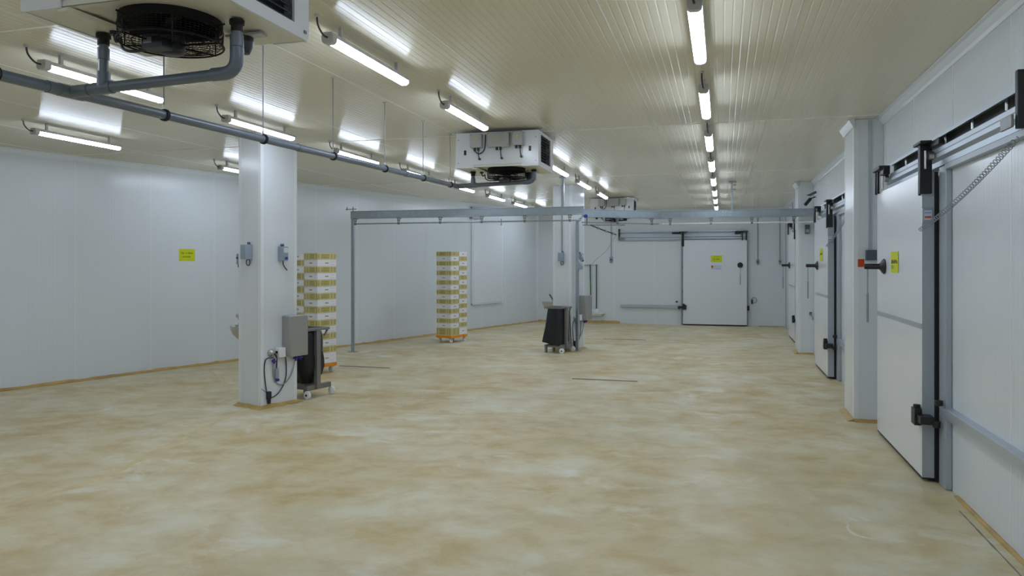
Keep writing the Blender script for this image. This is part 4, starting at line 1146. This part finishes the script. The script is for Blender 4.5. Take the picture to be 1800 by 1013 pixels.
MB().prism([(-0.135, 0.045), (-0.08, 0.045), (-0.08, 0.0), (-0.135, 0.0)], -0.0035, -0.0026, 'y').build('emblem', M['dred'], s4)
MB().prism([(-0.133, -0.001), (-0.082, -0.001), (-0.088, -0.03), (-0.107, -0.045), (-0.127, -0.03)], -0.0035, -0.0026, 'y').build('emblem', M['orange'], s4)
g = MB(); glyphs(g, -0.05, 0.10, 0.035, 0.014, -0.0026, 0.013, 7); glyphs(g, -0.03, 0.125, -0.05, 0.018, -0.0026, 0.013, 8, 0.05); g.build('lettering', M['bink'], s4)
s5 = sign('sign', (XR - 0.1625, 7.375, 1.72), -pi / 2, 0.29, 0.19, M['paper'], 'yellow paper sign with a green mark on the nearest sliding door')
g = MB(); glyphs(g, -0.12, 0.13, -0.012, 0.034, -0.0026, 0.03, 9, 0.1); g.build('lettering', M['dink'], s5)
MB().box(-0.135, -0.03, -0.0035, -0.0026, -0.06, -0.028).build('green_mark', M['lgreen'], s5)
s6 = sign('sign', (XR - 0.1625, 12.55, 1.85), -pi / 2, 0.36, 0.2, M['paper'], 'yellow paper sign on the sliding door between the two pilasters')
g = MB(); glyphs(g, -0.12, 0.12, 0.0, 0.03, -0.0026, 0.022, 10); g.build('lettering', M['ink'], s6)
s7 = sign('sign', (1.44, 8.7175, 1.715), 0, 0.064, 0.085, M['red'], 'small plain red-orange square on the first pilaster')

# ------------------------------------------------------------------ switches and conduits
def conduit_box(x, y, rz, zb, label, bw=0.06, bh=0.11, m='gplast'):
    root = empty('wall_switch', (x, y, 0), rz, label=label, category='switch')
    MB().box(-bw / 2, bw / 2, -0.055, -0.001, zb - bh / 2, zb + bh / 2).build('box', M[m], root, bevel=0.006)
    MB().cyl((0.0, -0.018, zb + bh / 2), (0.0, -0.018, ZC - 0.002), 0.010, 8).build('conduit', M['gcable'], root, True)
    MB().box(-bw * 0.3, bw * 0.3, -0.064, -0.0555, zb - 0.03, zb + 0.02).build('rocker', M['dplast'], root, bevel=0.003)
    MB().cyl((0.0, -0.03, zb - bh / 2), (0.0, -0.03, zb - bh / 2 - 0.03), 0.012, 8).build('gland', M['dplast'], root, True)
    return root
conduit_box(-3.09, YB, 0, 1.84, 'grey switch with conduit on the far wall, beside the green-handled brooms', 0.09, 0.15)
conduit_box(0.93, YB, 0, 1.78, 'grey switch with conduit on the far wall, next to the far door', 0.08, 0.11)
conduit_box(1.50, YB, 0, 1.78, 'grey switch with conduit on the far wall, close to the corner', 0.07, 0.11, 'jbox')
conduit_box(XR, 19.2, -pi / 2, 1.86, 'dark switch with conduit on the side wall by the far corner', 0.10, 0.12, 'dplast')
b_ = empty('wall_switch', (1.535, 8.72, 0), 0, label='slate box under a tall conduit on the first pilaster', category='switch')
MB().box(-0.055, 0.05, -0.075, -0.003, 1.745, 1.855).build('box', M['dplast'], b_, bevel=0.005)
MB().box(-0.02, 0.0, -0.022, -0.003, 1.856, ZC - 0.02).build('conduit', M['alu'], b_)
b_ = empty('wall_switch', (1.55, 14.98, 0), 0, label='slate box on the far pilaster below the beam', category='switch')
MB().box(-0.05, 0.03, -0.06, -0.003, 2.28, 2.45).build('box', M['dplast'], b_, bevel=0.005)
MB().box(-0.04, 0.02, -0.063, -0.0605, 2.30, 2.36).build('green_lens', M['gplast'], b_)
b_ = empty('cable_bracket', (1.60, 14.6, 0), 0, label='black angled bracket above the overhead beam near the side wall', category='bracket')
mb = MB().bar((0.055, 0.0, 3.03), (-0.05, 0.05, 2.98), 0.05, 0.035); mb.bar((-0.05, 0.05, 2.98), (-0.10, 0.02, 2.98), 0.04, 0.02); mb.bar((-0.03, 0.1, 2.92), (-0.13, 0.05, 2.80), 0.04, 0.05)
mb.bar((0.055, 0.08, 2.95), (-0.03, 0.1, 2.92), 0.02, 0.02)
mb.build('arm', M['black'], b_)
b_ = empty('hose_hook', (XR, 16.15, 0), 0, label='small grey hook on the side wall behind the far pilaster', category='hook')
# the hook shows beside the pilaster, on its far-side face
b_.location = (1.60, 14.98, 0)
MB().tube(smooth_path([(0.0, -0.004, 0.78), (0.0, -0.04, 0.76), (0.02, -0.06, 0.72), (0.04, -0.045, 0.68), (0.03, -0.012, 0.66)], 5), 0.008, 8).build('loop', M['gcable'], b_, True)
MB().box(-0.02, 0.02, -0.012, -0.003, 0.74, 0.80).build('plate', M['dplast'], b_)
b_ = empty('chrome_ring', (0.80, YB, 0), 0, label='grey cable ring and plug beside the far door jamb', category='cable')
MB().tube([(0.03 + 0.07 * cos(2 * pi * k / 20), -0.03, 0.72 + 0.075 * sin(2 * pi * k / 20)) for k in range(20)], 0.008, 8, True).build('loop', M['gcable'], b_, True)
MB().box(-0.045, 0.0, -0.05, -0.001, 0.62, 0.73).build('plug', M['black'], b_, bevel=0.004)

# ------------------------------------------------------------------ brooms hanging by the far wall, shelf below
rk = empty('tool_rack', (-3.62, YB, 0), 0, label='thin grey rail on the far wall that the green brooms hang from', category='rack')
MB().box(-0.30, 0.13, -0.035, -0.02, 1.675, 1.69).build('rail', M['gcable'], rk)
for x in (-0.27, 0.12): MB().box(x - 0.01, x + 0.01, -0.02, -0.001, 1.67, 1.695).build('rail_bracket', M['gcable'], rk)
for x, lab in ((-3.70, 'green-handled broom nearer the column on the far wall'), (-3.515, 'green-handled broom nearer the conduit on the far wall')):
    b_ = empty('broom', (x, YB - 0.05, 0), 0, label=lab, category='broom', group='brooms on the far wall')
    d = 0.025 if x < -3.6 else 0.0
    MB().tube([(d, 0, 0.42), (0.0, 0, 1.70)], 0.0145, 10).build('handle', M['green'], b_, True)
    MB().prism([(d - 0.075, 0.35), (d + 0.075, 0.35), (d + 0.05, 0.41), (d - 0.05, 0.41)], -0.025, 0.025, 'y').build('head', M['white'], b_, bevel=0.004)
    MB().box(d - 0.07, d + 0.07, -0.02, 0.02, 0.305, 0.349).build('bristles', M['cwhite'], b_)
sh = empty('wall_shelf', (-3.55, YB, 0), 0, label='narrow white shelf under the brooms on the far wall', category='shelf')
MB().box(-0.40, 0.26, -0.16, -0.002, 0.27, 0.30).build('board', M['white'], sh, bevel=0.003)
MB().box(-0.36, 0.20, -0.14, -0.002, 0.215, 0.269).build('drip_tray', M['tray'], sh, bevel=0.003)

# ------------------------------------------------------------------ floor drains and paint marks
for (x0, x1, y, lab) in ((-2.148, -1.183, 10.82, 'slim grey slot drain in the open floor, nearest the middle'), (-6.17, -5.25, 11.12, 'slim grey slot drain running out from the crate dolly'), (-2.62, -1.65, 16.8, 'faint slot drain far back, before the far wall')):
    r_ = empty('slot_drain', (x0, y, 0), 0, label=lab, category='drain')
    MB().box(0, x1 - x0, -0.035, 0.035, 0.0004, 0.0025).build('rim', M['slot'], r_)
    MB().box(0.01, x1 - x0 - 0.01, -0.012, 0.012, 0.0026, 0.0032).build('slot', M['black'], r_)
def smear(pts, w, label):
    P = smooth_path(pts, 6); vs = []; rnd = random.Random(len(label))
    for i, p in enumerate(P):
        t = (P[min(i + 1, len(P) - 1)] - P[max(i - 1, 0)]).normalized(); r = Vector((t.y, -t.x, 0)); e = sin(pi * (i + 0.3) / len(P)) * w * (0.6 + 0.7 * rnd.random())
        vs += [p - r * e, p + r * e]
    fs = [(2 * i, 2 * i + 1, 2 * i + 3, 2 * i + 2) for i in range(len(P) - 1)]
    o = MB().add(vs, fs).build('paint_smear', M['smear'])
    tag(o, label, 'paint mark', 'white paint marks on the floor')
smear([(0.795, 5.26, 0.0012), (0.775, 5.17, 0.0012), (0.80, 5.06, 0.0012), (0.86, 5.02, 0.0012), (0.93, 5.0, 0.0012)], 0.014, 'curved white paint smear on the floor, largest of the three')
smear([(0.80, 5.42, 0.0012), (0.83, 5.36, 0.0012), (0.87, 5.34, 0.0012)], 0.018, 'short white paint smear on the floor, above the curved one')
smear([(0.87, 5.47, 0.0012), (0.90, 5.40, 0.0012), (0.94, 5.35, 0.0012)], 0.018, 'short white paint smear on the floor, furthest towards the door')
